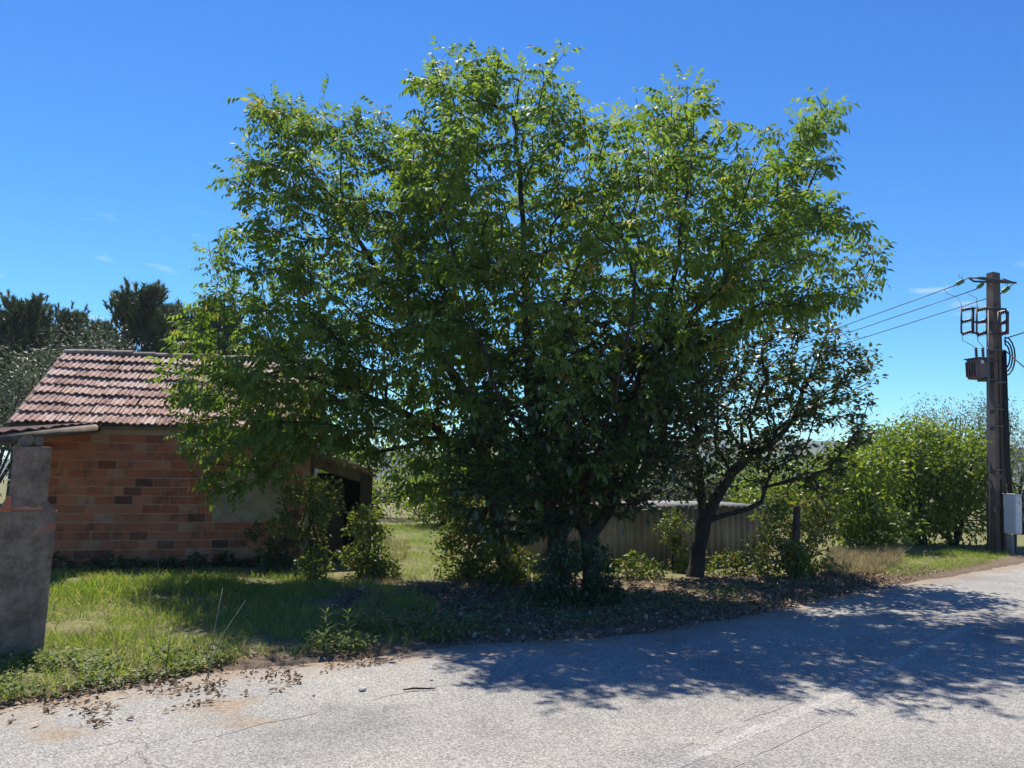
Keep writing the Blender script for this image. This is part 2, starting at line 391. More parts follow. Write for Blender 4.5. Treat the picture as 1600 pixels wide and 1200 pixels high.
def branch_mesh(name, P, par, tips, r0, mat, parent, tipr=.004, expo=.45, rbase=1.3):
    n = len(P); cnt = np.zeros(n); np.add.at(cnt, tips, 1)
    for i in range(n-1, 0, -1):
        if cnt[i] == 0: cnt[i] = .3
        cnt[par[i]] += cnt[i]
    r = np.maximum(r0*(cnt/cnt[0])**expo, tipr)
    zz = P[:, 2]-P[0, 2]; r *= 1+(rbase-1)*np.exp(-np.clip(zz, 0, None)/.18)
    d = np.zeros((n, 3)); d[1:] = norm(P[1:]-P[par[1:]]); d[0] = [0, 0, 1]
    main = np.full(n, -1)
    for i in range(1, n):
        q = par[i]
        if main[q] < 0 or cnt[i] > cnt[main[q]]: main[q] = i
    Vs, Fs, o = [], [], 0
    idx = np.arange(1, n)
    for k, sel in ((9, idx[r[idx] > .035]), (4, idx[r[idx] <= .035])):
        if len(sel) == 0: continue
        q = par[sel]; ism = main[q] == sel
        ang = np.arange(k)*2*math.pi/k
        def ring(c, dd, rr):
            u = norm(np.cross(dd, np.array([.31, .87, .12]))); v = np.cross(dd, u)
            return c[:, None]+(u[:, None]*np.cos(ang)[None, :, None]+v[:, None]*np.sin(ang)[None, :, None])*rr[:, None, None]
        d0 = np.where(ism[:, None], d[q], d[sel]); rr0 = np.where(ism, r[q], np.minimum(r[sel]*1.25, r[q]))
        A = ring(P[q], d0, rr0); B = ring(P[sel], d[sel], r[sel])
        V = np.concatenate([A, B], 1).reshape(-1, 3); m = len(sel)
        f = np.array([[j, (j+1) % k, k+(j+1) % k, k+j] for j in range(k)])
        F = (f[None]+(np.arange(m)*2*k)[:, None, None]+o).reshape(-1, 4)
        Vs.append(V); Fs.append(F); o += len(V)
    me = mesh_np(name, np.vstack(Vs), np.vstack(Fs), smooth=True)
    return obj(name, me, mat, parent), r

# ================================================================== SETTING: road and ground
EDGE_PX = [(0, 1108), (150, 1084), (300, 1056), (420, 1040), (540, 1028), (640, 1019), (740, 1006), (860, 998), (1000, 986), (1100, 972), (1200, 950), (1300, 931), (1400, 913), (1460, 904), (1530, 892), (1600, 880)]
EP = np.array([at_z(*p) for p in EDGE_PX])[:, :2]
t0 = norm(EP[3]-EP[0]); t1 = norm(EP[-1]-EP[-4])
EP = np.vstack([EP[0]-t0*60, EP[0]-t0*6, EP, EP[-1]+t1*10, EP[-1]+t1*120])
RT = norm(EP[-5]-EP[4]); RN = np.array([RT[1], -RT[0]])      # along the road; towards the camera
def densify(E):
    out = []
    for a, b in zip(E, E[1:]):
        L = np.linalg.norm(b-a); m = max(2, int(L/.14)) if L < 11 else 6
        for i in range(m): out.append(a+(b-a)*i/m)
    out.append(E[-1]); return np.array(out)
ED = densify(EP)
ED = ED + RN*np.array([.10*mnoise.noise((p[0]*.9, p[1]*.9, 0)) + .07*mnoise.noise((p[0]*3.1, p[1]*3.1, 4)) + .03*mnoise.noise((p[0]*9, p[1]*9, 8)) for p in ED])[:, None]*1.6
def edge_dist(XY):
    """signed distance to the road edge, positive on the asphalt"""
    XY = np.asarray(XY, float); d = np.full(len(XY), 1e9); sg = np.ones(len(XY))
    for a, b in zip(EP, EP[1:]):
        ab = b-a; L2 = ab@ab; t = np.clip(((XY-a)@ab)/L2, 0, 1); q = XY-(a+t[:, None]*ab); dd = np.linalg.norm(q, axis=1)
        s = np.sign(ab[1]*(XY[:, 0]-a[0]) - ab[0]*(XY[:, 1]-a[1])); u = dd < d; d[u] = dd[u]; sg[u] = s[u]
    return d*sg
VS = [0, .04, .1, .2, .35, .6, .8, 1, 1.3, 1.6, 2, 2.5, 3.2, 4, 6, 8.5]
DIRT = [(at_z(340, 1105)[:2], .42), (at_z(390, 1130)[:2], .25), (at_z(100, 1150)[:2], .30), (at_z(900, 1020)[:2], .35)]
V, F, TE = [], [], []
for i, p in enumerate(ED):
    for v in VS:
        q = p+RN*v; h = .002 + .018*min(v, .6) - (.014 if v == 0 else 0)
        V.append((q[0], q[1], h)); dq = min(np.hypot(q[0]-c_[0], q[1]-c_[1])/r_ for c_, r_ in DIRT); TE.append(min(v, .12+.75*max(dq-.2, 0)))
nv = len(VS)
for i in range(len(ED)-1):
    for j in range(nv-1): F.append((i*nv+j, i*nv+j+1, (i+1)*nv+j+1, (i+1)*nv+j))
def asphalt_mat(gain=1.0, nm='worn_asphalt'):
    m = bpy.data.materials.new(nm); n, l = nodes(m); b = n['Principled BSDF']
    g = n.new('ShaderNodeNewGeometry')
    def noise(s, d=4, r=.6):
        x = n.new('ShaderNodeTexNoise'); x.inputs['Scale'].default_value = s; x.inputs['Detail'].default_value = d; x.inputs['Roughness'].default_value = r
        l.new(g.outputs['Position'], x.inputs['Vector']); return x.outputs['Fac']
    vo = n.new('ShaderNodeTexVoronoi'); vo.inputs['Scale'].default_value = 115; l.new(g.outputs['Position'], vo.inputs['Vector'])
    sp = n.new('ShaderNodeSeparateColor'); l.new(vo.outputs['Color'], sp.inputs[0])
    st = ramp(n, [(0, (.165, .158, .144)), (.3, (.25, .241, .222)), (.65, (.348, .335, .31)), (1, (.485, .47, .435))])
    l.new(sp.outputs[0], st.inputs[0])
    big = ramp(n, [(.3, (.80*gain, .80*gain, .81*gain)), (.7, (1.08*gain, 1.06*gain, 1.03*gain))]); l.new(noise(.9, 5), big.inputs[0])
    wt = n.new('ShaderNodeAttribute'); wt.attribute_name = 'tint'
    wd_ = n.new('ShaderNodeMath'); wd_.operation = 'DIVIDE'; wd_.inputs[1].default_value = 8.5; l.new(wt.outputs['Fac'], wd_.inputs[0])
    wr_ = ramp(n, [(0, (1.0,)*3), (.15, (1.0, 1.0, .99)), (.24, (.90, .90, .90)), (.33, (1.02, 1.01, .99)), (.45, (.90, .90, .90)), (.58, (1.0,)*3)]); l.new(wd_.outputs[0], wr_.inputs[0])
    bw = n.new('ShaderNodeVectorMath'); bw.operation = 'MULTIPLY'; l.new(big.outputs[0], bw.inputs[0]); l.new(wr_.outputs[0], bw.inputs[1])
    stn = ramp(n, [(.36, (.72, .72, .73)), (.46, (1.0, 1.0, .985))]); l.new(noise(.42, 7, .62), stn.inputs[0])
    bw2 = n.new('ShaderNodeVectorMath'); bw2.operation = 'MULTIPLY'; l.new(bw.outputs[0], bw2.inputs[0]); l.new(stn.outputs[0], bw2.inputs[1])
    mm = n.new('ShaderNodeVectorMath'); mm.operation = 'MULTIPLY'; l.new(st.outputs[0], mm.inputs[0]); l.new(bw2.outputs[0], mm.inputs[1])
    # fine hairline cracks in places
    vd = n.new('ShaderNodeTexVoronoi'); vd.feature = 'DISTANCE_TO_EDGE'; vd.inputs['Scale'].default_value = 1.1
    wob = n.new('ShaderNodeVectorMath'); wob.operation = 'ADD'
    nx = n.new('ShaderNodeTexNoise'); nx.inputs['Scale'].default_value = 4; nx.inputs['Detail'].default_value = 5; l.new(g.outputs['Position'], nx.inputs['Vector'])
    scl = n.new('ShaderNodeVectorMath'); scl.operation = 'SCALE'; scl.inputs['Scale'].default_value = .35; l.new(nx.outputs['Color'], scl.inputs[0])
    l.new(g.outputs['Position'], wob.inputs[0]); l.new(scl.outputs[0], wob.inputs[1]); l.new(wob.outputs[0], vd.inputs['Vector'])
    cm = n.new('ShaderNodeMapRange'); cm.inputs['From Min'].default_value = .008; cm.inputs['From Max'].default_value = .002; l.new(vd.outputs['Distance'], cm.inputs['Value'])
    cmask = n.new('ShaderNodeMapRange'); cmask.inputs['From Min'].default_value = .55; cmask.inputs['From Max'].default_value = .62; cmask.inputs['To Max'].default_value = .7; l.new(noise(.55, 2), cmask.inputs['Value'])
    cc = n.new('ShaderNodeMath'); cc.operation = 'MULTIPLY'; l.new(cm.outputs[0], cc.inputs[0]); l.new(cmask.outputs[0], cc.inputs[1])
    mc = n.new('ShaderNodeMix'); mc.data_type = 'RGBA'; mc.inputs['B'].default_value = (.06, .055, .05, 1)
    l.new(cc.outputs[0], mc.inputs['Factor']); l.new(mm.outputs[0], mc.inputs['A'])
    # dry soil washed over the edge
    at = n.new('ShaderNodeAttribute'); at.attribute_name = 'tint'
    ns = noise(2.2, 8, .7)
    s1 = n.new('ShaderNodeMath'); s1.operation = 'MULTIPLY_ADD'; l.new(ns, s1.inputs[0]); s1.inputs[1].default_value = -1.9; l.new(at.outputs['Fac'], s1.inputs[2])
    dm = n.new('ShaderNodeMapRange'); dm.inputs['From Min'].default_value = -.35; dm.inputs['From Max'].default_value = -.85; dm.inputs['To Max'].default_value = .9; l.new(s1.outputs[0], dm.inputs['Value'])
    dr = ramp(n, [(.35, (.13, .095, .065)), (.5, (.27, .205, .14)), (.68, (.44, .36, .27))]); l.new(noise(38, 6, .75), dr.inputs[0])
    md = n.new('ShaderNodeMix'); md.data_type = 'RGBA'; l.new(dm.outputs[0], md.inputs['Factor']); l.new(mc.outputs['Result'], md.inputs['A']); l.new(dr.outputs[0], md.inputs['B'])
    l.new(md.outputs['Result'], b.inputs['Base Color'])
    b.inputs['Roughness'].default_value = .9; b.inputs['Specular IOR Level'].default_value = .2
    bp = n.new('ShaderNodeBump'); bp.inputs['Strength'].default_value = .55; bp.inputs['Distance'].default_value = .006
    l.new(vo.outputs['Distance'], bp.inputs['Height']); l.new(bp.outputs[0], b.inputs['Normal'])
    return m
M['asphalt'] = asphalt_mat()
me = mesh_np('road', np.array(V), np.array(F), np.array(TE), smooth=True)
tag(obj('road', me, M['asphalt']), 'pale worn asphalt country road with dappled tree shadow', kind='structure')

def ground_z(XY):
    XY = np.asarray(XY, float); e = edge_dist(XY)
    out = np.zeros(len(XY))
    for i, (x, y) in enumerate(XY):
        out[i] = .05*mnoise.noise((x*.45, y*.45, 2)) + .035*mnoise.noise((x*1.7, y*1.7, 5)) + .012*mnoise.noise((x*6, y*6, 7))
    k = np.clip(-e/1.0, 0, 1); out = out*k + .012 + .05*k
    far = np.clip((np.hypot(XY[:, 0], XY[:, 1])-40)/60, 0, 1); out *= 1-far
    out = np.where(e > .0, -.03 - .05*np.clip(e/.3, 0, 1), out)
    return out
def axis(lo, hi, fine, lim):
    a = list(np.arange(lo, hi+1e-6, fine)); s = fine; x = hi
    while x < lim: s *= 1.35; x += s; a.append(x)
    s = fine; x = lo
    while x > -lim: s *= 1.35; x -= s; a.insert(0, x)
    return np.array(a)
gx, gy = axis(-10.5, 13, .13, 2500), axis(3.5, 20, .13, 2500)
XX, YY = np.meshgrid(gx, gy); XY = np.stack([XX.ravel(), YY.ravel()], 1)
ZZ = ground_z(XY)
nx_, ny_ = len(gx), len(gy)
ii = (np.arange(ny_-1)[:, None]*nx_+np.arange(nx_-1)[None]).ravel()
GF = np.stack([ii, ii+1, ii+nx_+1, ii+nx_], 1)
def ground_mat():
    m = bpy.data.materials.new('soil_and_turf'); n, l = nodes(m); b = n['Principled BSDF']
    g = n.new('ShaderNodeNewGeometry')
    def noise(s, d=6, r=.65):
        x = n.new('ShaderNodeTexNoise'); x.inputs['Scale'].default_value = s; x.inputs['Detail'].default_value = d; x.inputs['Roughness'].default_value = r
        l.new(g.outputs['Position'], x.inputs['Vector']); return x.outputs['Fac']
    soil = ramp(n, [(.25, (.09, .065, .045)), (.5, (.17, .125, .085)), (.75, (.29, .225, .16))]); l.new(noise(26), soil.inputs[0])
    turf = ramp(n, [(.3, (.10, .125, .035)), (.5, (.18, .185, .07)), (.7, (.32, .28, .15))]); l.new(noise(14), turf.inputs[0])
    at = n.new('ShaderNodeAttribute'); at.attribute_name = 'tint'
    ad = n.new('ShaderNodeMath'); ad.operation = 'ADD'; l.new(at.outputs['Fac'], ad.inputs[0]); l.new(noise(1.7, 7), ad.inputs[1])
    mr = n.new('ShaderNodeMapRange'); mr.inputs['From Min'].default_value = .95; mr.inputs['From Max'].default_value = 1.35; l.new(ad.outputs[0], mr.inputs['Value'])
    mxn = n.new('ShaderNodeMix'); mxn.data_type = 'RGBA'; l.new(mr.outputs[0], mxn.inputs['Factor']); l.new(soil.outputs[0], mxn.inputs['A']); l.new(turf.outputs[0], mxn.inputs['B'])
    l.new(mxn.outputs['Result'], b.inputs['Base Color']); b.inputs['Roughness'].default_value = .95; b.inputs['Specular IOR Level'].default_value = .1
    bp = n.new('ShaderNodeBump'); bp.inputs['Strength'].default_value = .8; bp.inputs['Distance'].default_value = .03; l.new(noise(30, 8), bp.inputs['Height']); l.new(bp.outputs[0], b.inputs['Normal'])
    return m
M['ground'] = ground_mat()
ge = edge_dist(XY)
gt = np.clip(-ge/.7, 0, 1)*.75                                   # bare soil along the kerbless edge
shade_poly = np.array([at_z(*p)[:2] for p in [(470, 975), (560, 925), (760, 912), (1190, 905), (1420, 905), (1230, 935), (1050, 975), (800, 985), (640, 1000)]])
gt[in_poly(XY, shade_poly)] -= .35                               # worn earth under the trees
me = mesh_np('ground', np.column_stack([XY, ZZ]), GF, gt, smooth=True)
tag(obj('ground', me, M['ground']), 'soil and rough turf of the roadside plot', kind='structure')

def on_road(px, py): p = at_z(px, py, .013); return p
def ribbon(pts, w, z, jit=.007, step=.12, brk=False):
    pts = np.array(pts)
    for _ in range(3): pts = np.vstack([pts[:1]]+[np.array([a*.75+b*.25, a*.25+b*.75]) for a, b in zip(pts, pts[1:])]+[pts[-1:]])
    P = densify(pts); V, F = [], []
    for i, p in enumerate(P):
        a, b = P[max(i-1, 0)], P[min(i+1, len(P)-1)]; d = norm(b-a); nn_ = np.array([-d[1], d[0]])
        c = p+nn_*jit*mnoise.noise((p[0]*4, p[1]*4, 3)); ww = w*(.85+.3*abs(mnoise.noise((p[0]*7, p[1]*7, 9))))
        V += [(*(c-nn_*ww/2), z), (*(c+nn_*ww/2), z)]
        if i and not (brk and mnoise.noise((p[0]*1.9, p[1]*1.9, 21))+.6*mnoise.noise((p[0]*6, p[1]*6, 23)) < -.02): F.append((2*i-2, 2*i-1, 2*i+1, 2*i))
    return V, F
M['crack'] = rough_mat('crack_fill', [(.35, (.15, .14, .125)), (.5, (.30, .285, .265)), (.7, (.36, .345, .325))], scale=14, bump=.4)
M['seam'] = asphalt_mat(1.15, 'pale_asphalt_joint')
for name, px, wd, z, mt, lb in [
    ('pavement_seam', [(1010, 1215), (1170, 1145), (1330, 1080), (1480, 990), (1600, 955)], .11, .0140, 'seam', 'pale repaired joint running along the middle of the road'),
    ('pavement_crack', [(960, 1215), (1130, 1140), (1310, 1070), (1450, 990), (1600, 940)], .008, .0152, 'crack', 'thin dark crack beside the pale road joint'),
    ('pavement_crack', [(1120, 1215), (1260, 1142), (1385, 1086), (1510, 1004), (1620, 966)], .007, .0152, 'crack', 'thin dark crack on the road side of the pale joint'),
    ('pavement_crack', [(300, 1160), (420, 1130), (540, 1104), (640, 1080), (720, 1066), (860, 1040), (1010, 1010)], .011, .0152, 'crack', 'weedy crack between the old driveway apron and the road')]:
    pts = [on_road(*p)[:2] for p in px]
    V, F = ribbon(pts, wd, z, jit=.007 if mt == 'seam' else .03, brk=mt == 'crack')
    tag(obj(name, mesh_np(name, np.array(V), np.array(F), np.full(len(V), 5.0)), M[mt]), lb, kind='structure')

# far ridge beyond the fields, wooded
def ridge():
    xs = np.linspace(-900, 1500, 170); rows = []
    V = []
    for j, (dy, k) in enumerate([(0, 0), (60, .45), (150, .85), (230, 1.0), (330, .8), (470, 0)]):
        for x in xs:
            h = 62*(.62+.30*math.sin(x*.0031+.6)+.16*mnoise.noise((x*.006, 1, 3)))*k
            V.append((x, 820+dy+25*mnoise.noise((x*.01, j, 1)), h+ (7*abs(mnoise.noise((x*.09, j*1.3, 5)))+3*mnoise.noise((x*.4, j, 7)) if k > 0 else -1)))
    n = len(xs); F = [(j*n+i, j*n+i+1, (j+1)*n+i+1, (j+1)*n+i) for j in range(5) for i in range(n-1)]
    return V, F
V, F = ridge()
M['wood'] = rough_mat('far_wood', [(.3, (.035, .055, .03)), (.7, (.075, .10, .05))], scale=.06, bump=1, bscale=.3)
tag(mk('hills', V, F, M['wood']), 'low wooded ridge beyond the fields', kind='structure')

# ================================================================== BRICK OUTBUILDING
PSI = R(12)
H0 = at_y(20, 880, 12.9); H0[2] = 0
Uv = np.array([math.cos(PSI), math.sin(PSI), 0]); Vv = np.array([-math.sin(PSI), math.cos(PSI), 0])
house = empty('brick_outbuilding', (H0[0], H0[1], 0), 'orange hollow brick outbuilding with a clay tile roof', 'outbuilding', rz=PSI)
LW, EAVE = 4.75, 2.50
RUN, RISE, OVER, DEPTH = 1.95, 1.36, .24, 3.9
CH, BL = .152, .298
wall = MB(); wall.box((LW/2, .085, EAVE/2-.05), (LW, .207, EAVE+.1)); wl_o = wall.build('front_wall', M['mortar'], house)
ncol, nrow = int(LW/BL)+1, int((EAVE-.10)/CH)
me_b = None
bb = MB(); bb.box((0, 0, 0), (BL-.012, .05, CH-.012), bevel=.004)
me_b = bpy.data.meshes.new('brick'); bmesh.ops.recalc_face_normals(bb.bm, faces=bb.bm.faces); bb.bm.to_mesh(me_b); bb.bm.free(); me_b.materials.append(M['brick'])
bh = MB(); bh.box((0, 0, 0), (BL/2-.012, .05, CH-.012), bevel=.004)
me_h = bpy.data.meshes.new('half_brick'); bmesh.ops.recalc_face_normals(bh.bm, faces=bh.bm.faces); bh.bm.to_mesh(me_h); bh.bm.free(); me_h.materials.append(M['brick'])
for r_ in range(nrow):
    offs = (0 if r_ % 2 == 0 else BL/2) + rng.uniform(-.02, .02)
    z = .05+CH*(r_+.5)
    x = offs - BL/2
    while x < LW - .05:
        lo, hi = x, x+BL
        if lo < -.01:
            if hi > .1: cx, mesh = hi-BL/4, me_h
            else: x += BL; continue
        elif hi > LW+.01:
            if LW-lo > BL/2: cx, mesh = lo+BL/4, me_h
            else: x += BL; continue
        else: cx, mesh = lo+BL/2, me_b
        if 3.15 < cx < 4.3 and .85 < z < 1.75 - .25*abs(math.sin(cx*5)): x += BL; continue      # behind the cement patch
        o = bpy.data.objects.new('brick', mesh); link(o, wl_o)
        o.location = (cx, .0+rng.uniform(-.004, .004), z+rng.uniform(-.003, .003)); o.rotation_euler = (rng.normal()*.006, rng.normal()*.006, rng.normal()*.008)
        x += BL
# cement patch over the bricks
V, F = [], []
pp = [(3.12, .83), (3.5, .80), (4.0, .86), (4.33, .82), (4.36, 1.3), (4.32, 1.78), (3.9, 1.83), (3.6, 1.72), (3.3, 1.75), (3.18, 1.4), (3.08, 1.15)]
for q in (-.034, .02):
    V += [(a, q, b) for a, b in pp]
k = len(pp); F = [tuple(range(k))[::-1]] + [(i, (i+1) % k, k+(i+1) % k, k+i) for i in range(k)]
mk('cement_patch', V, F, M['plaster'], house)
MB().box((LW/2, .075, EAVE-.02), (LW+.04, .20, .15), bevel=.008).build('wall_beam', M['plaster'], house)
MB().box((.09, DEPTH/2+.1, EAVE/2), (.16, DEPTH-.2, EAVE)).build('side_wall', M['mortar'], house)
MB().box((LW-.09, DEPTH/2+.1, EAVE/2), (.16, DEPTH-.2, EAVE)).build('side_wall', M['mortar'], house)
MB().box((LW/2, DEPTH-.0, EAVE/2), (LW-.02, .16, EAVE)).build('back_wall', M['mortar'], house)
for gxp in (.09, LW-.09):
    hw = .075
    V = [(gxp+s*hw, y, z) for s in (-1, 1) for y, z in ((.0, EAVE+.05), (RUN, EAVE+RISE-.10), (DEPTH, EAVE+.05))]
    mk('gable', V, [(0, 2, 1), (3, 4, 5), (0, 1, 4, 3), (1, 2, 5, 4), (0, 3, 5, 2)], M['mortar'], house)
# roof: a slab on each slope carrying the tiles
SL = math.hypot(RUN+OVER, RISE+OVER*RISE/RUN); SA = math.atan2(RISE, RUN)
e0 = np.array([0, -OVER, EAVE + .06 - OVER*RISE/RUN + .05])
def slope_pt(u, s, h=0.0):   # along the eave, up the slope, off the surface
    return (u, e0[1]+s*math.cos(SA)-h*math.sin(SA), e0[2]+s*math.sin(SA)+h*math.cos(SA))
V = [slope_pt(u, s, h) for h in (-.04, -.0) for u, s in ((-.12, .02), (LW+.12, .02), (LW+.12, SL), (-.12, SL))]
bxF = [(0, 3, 2, 1), (4, 5, 6, 7), (0, 1, 5, 4), (1, 2, 6, 5), (2, 3, 7, 6), (3, 0, 4, 7)]
roof = mk('roof', V, bxF, M['timber'], house)
ridge_y, ridge_z = slope_pt(0, SL)[1:]
V = [(u, ridge_y+(DEPTH+.2-ridge_y)*t, ridge_z-(RISE+.15)*t+dz) for dz in (-.04, 0) for u, t in ((-.12, 1), (LW+.12, 1), (LW+.12, 0.005), (-.12, 0.005))]
mk('rear_roof', V, bxF, M['tile'], house)
# one tile: two rolls across its width, a lip at the lower end
TW, NC = .225, 8
TL = SL/NC
def tile_mesh():
    prof = [(0, .012), (.012, .034), (.045, .036), (.062, .010), (.098, .006), (.112, .030), (.148, .032), (.165, .008), (.205, .006), (.222, .020)]
    V, F = [], []
    for (yy, lift, th) in ((-.03, .052, 0), (TL+.02, .004, 0), (-.03, .052, .022)):
        for x, h in prof: V.append((x, yy, h+lift-th))
    k = len(prof)
    for i in range(k-1):
        F.append((i, i+1, k+i+1, k+i)); F.append((2*k+i, 2*k+i+1, i+1, i))
    V += [(0, TL+.02, 0), (prof[-1][0], TL+.02, 0)]; F.append((0, k, 3*k, 2*k)); F.append((k-1, 3*k-1, 3*k+1, 2*k-1))
    me = bpy.data.meshes.new('roof_tile'); me.from_pydata(V, [], F); me.update(); me.materials.append(M['tile']); return me
tm = tile_mesh()
base_rot = Matrix.Rotation(SA, 3, 'X')
for c in range(NC):
    for t in range(int((LW+.24)/TW)+0):
        o = bpy.data.objects.new('roof_tile', tm); link(o, roof)
        u = -.12 + t*TW; sagz = -.035*math.sin(math.pi*min(max((u+.1)/(LW+.2), 0), 1))*math.sin(math.pi*(c+.5)/NC) + .010*mnoise.noise((u*1.3, c*.9, 3)); o.location = slope_pt(u+rng.normal()*.006, c*TL+rng.normal()*.012+(-.05 if rng.uniform() < .03 else 0), .04+sagz)
        o.rotation_euler = (base_rot @ Matrix.Rotation(rng.normal()*.012, 3, 'Z') @ Matrix.Rotation(rng.normal()*.014, 3, 'Y')).to_euler()
# verge course edge, ridge tiles
def ridge_tile(L):
    V, F = [], []; k = 7
    for x, rr in ((0, .105), (L+.03, .118)):
        for th in (0, .018):
            for i in range(k):
                a = math.pi*i/(k-1); V.append((x, -math.cos(a)*(rr-th), math.sin(a)*(rr-th)*.75))
    for i in range(k-1):
        F += [(i, i+1, 2*k+i+1, 2*k+i), (i, k+i, k+i+1, i+1), (2*k+i, 2*k+i+1, 3*k+i+1, 3*k+i)]
    me = bpy.data.meshes.new('ridge_tile'); me.from_pydata(V, [], F); me.update(); me.materials.append(M['ridge']); return me
rt = ridge_tile(.40)
for t in range(12):
    o = bpy.data.objects.new('ridge_tile', rt); link(o, roof); o.location = (-.13+t*.41, ridge_y, ridge_z+.055+rng.normal()*.008); o.rotation_euler = (0, rng.normal()*.02, rng.normal()*.02)
MB().box(slope_pt(-.15, SL/2, .01), (.06, SL, .07), rot=base_rot).build('verge_board', M['timber'], house)

# ================================================================== ANNEX at the right end of the outbuilding (ivy grown)
A0 = H0[:2]+Uv[:2]*(LW+.03)
annex = empty('lean_to_annex', (A0[0], A0[1], 0), 'low dark lean-to with a mossy tile roof at the outbuilding end', 'shed', rz=PSI)
AW = 1.05
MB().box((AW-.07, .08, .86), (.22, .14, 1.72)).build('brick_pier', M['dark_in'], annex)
MB().box((.30, .16, .75), (.58, .10, 1.5)).build('dark_doorway_panel', M['dark_in'], annex)  # dark panel whose colour stands for the shade inside the open doorway
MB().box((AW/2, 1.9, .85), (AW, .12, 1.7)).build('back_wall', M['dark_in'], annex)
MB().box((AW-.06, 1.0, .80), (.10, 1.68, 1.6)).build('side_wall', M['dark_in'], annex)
MB().box((.50, .09, 1.755), (1.06, .14, .22), rot=Matrix.Rotation(.30, 3, 'Y')).build('lintel', M['timber'], annex)
aro = Matrix.Rotation(.30, 3, 'Y')
ar = MB().box((.52, .9, 1.84), (1.30, 2.2, .05), rot=aro).build('roof', M['timber'], annex)
tl_a = Matrix.Rotation(R(90), 3, 'Z')
for i in range(5):
    for j in range(9):
        o = bpy.data.objects.new('roof_tile', tm); link(o, ar)
        s = -.02 + (4-i)*TL*.86; yy = -.18+j*TW
        px_ = 1.10 - s*math.cos(.30); pz = 1.695 + s*math.sin(.30)
        o.location = (px_, yy+rng.normal()*.006, pz); o.rotation_euler = (Matrix.Rotation(.30, 3, 'Y') @ tl_a).to_euler()

# ================================================================== PILLAR and the timber porch resting on it
PB = at_z(32, 1040); pil_rz = math.atan2(-PB[0], PB[1])*-1 + R(-4)
pil_rz = math.atan2(PB[0], PB[1])*-1*-1
ang = -math.atan2(PB[0], PB[1])          # face turned square to the road corner
pil = empty('gate_pillar', (PB[0], PB[1], 0), 'rendered brick gate pillar with a narrower head and broken shoulder', 'pillar', rz=ang+R(3))
ppm = FPX/np.linalg.norm(PB[:2])*.995
def pz(py): return at_y(40, py, PB[1])[2]
sh, tp = pz(793), pz(698)
lw_, uw_ = .470, .325
pilm = MB()
def frust(mb, x0, x1, y0, y1, z0, z1, x0t, x1t, y0t, y1t):
    mb.poly([(x0, y0, z0), (x1, y0, z0), (x1, y1, z0), (x0, y1, z0), (x0t, y0t, z1), (x1t, y0t, z1), (x1t, y1t, z1), (x0t, y1t, z1)],
            [(0, 3, 2, 1), (4, 5, 6, 7), (0, 1, 5, 4), (1, 2, 6, 5), (2, 3, 7, 6), (3, 0, 4, 7)])
frust(pilm, -.27, .155, -.02, .40, -.1, sh-.03, -.245, .175, -.0, .40)
def pillar_mat():
    m = rough_mat('patchy_render', [(.33, (.06, .04, .027)), (.45, (.15, .108, .078)), (.55, (.24, .18, .13)), (.68, (.40, .315, .235))], scale=3.8, bump=1.0, bscale=34, nrough=.82, detail=12)
    n, l = nodes(m); b = n['Principled BSDF']
    src = b.inputs['Base Color'].links[0].from_socket
    g = n.new('ShaderNodeTexCoord'); mpn = n.new('ShaderNodeMapping'); mpn.inputs['Scale'].default_value = (1.6, 1.6, 5); l.new(g.outputs['Object'], mpn.inputs[0])
    x = n.new('ShaderNodeTexNoise'); x.inputs['Scale'].default_value = 1.5; x.inputs['Detail'].default_value = 6; l.new(mpn.outputs[0], x.inputs['Vector'])
    mr = n.new('ShaderNodeMapRange'); mr.inputs['From Min'].default_value = .60; mr.inputs['From Max'].default_value = .68; l.new(x.outputs['Fac'], mr.inputs['Value'])
    mxn = n.new('ShaderNodeMix'); mxn.data_type = 'RGBA'; mxn.inputs['B'].default_value = (.30, .125, .085, 1)
    l.new(mr.outputs[0], mxn.inputs['Factor']); l.new(src, mxn.inputs['A']); l.new(mxn.outputs['Result'], b.inputs['Base Color'])
    return m
M['pillar'] = pillar_mat()
def roughen(o, cuts=5, amp=.006):
    bm = bmesh.new(); bm.from_mesh(o.data); bmesh.ops.subdivide_edges(bm, edges=bm.edges[:], cuts=cuts, use_grid_fill=True)
    for v in bm.verts:
        c = v.co; v.co += v.normal*amp*mnoise.noise((c.x*9+o.location.x, c.y*9, c.z*9)) + v.normal*amp*mnoise.noise((c.x*2.2, c.y*2.2, c.z*2.2))
    bm.to_mesh(o.data); bm.free()
sh_o = pilm.build('shaft', M['pillar'], pil); roughen(sh_o, 9, .009)
b2 = MB(); frust(b2, -.205, .10, .03, .37, sh-.035, sh+.03, -.185, .09, .04, .36); roughen(b2.build('brick_shoulder', M['brick'], pil), 3, .012)
b2 = MB(); frust(b2, -.245, -.165, .0, .35, sh-.032, sh+.10, -.195, -.17, .02, .33); b2.build('shoulder_chip', M['brick'], pil)
b2 = MB(); frust(b2, .075, .175, .0, .35, sh-.032, sh+.055, .075, .095, .03, .33); b2.build('shoulder_fillet', M['pillar'], pil)
b2 = MB(); frust(b2, -.185, .092, .035, .36, sh-.0, tp, -.180, .100, .04, .36); roughen(b2.build('head', M['pillar'], pil), 7, .008)

porch = empty('porch_roof', (PB[0], PB[1], 0), 'old log and timber porch roof resting on the gate pillar', 'porch')
hx = at_y(150, 666, 13.05)
def rel(p): return np.array(p)-np.array([PB[0], PB[1], 0])
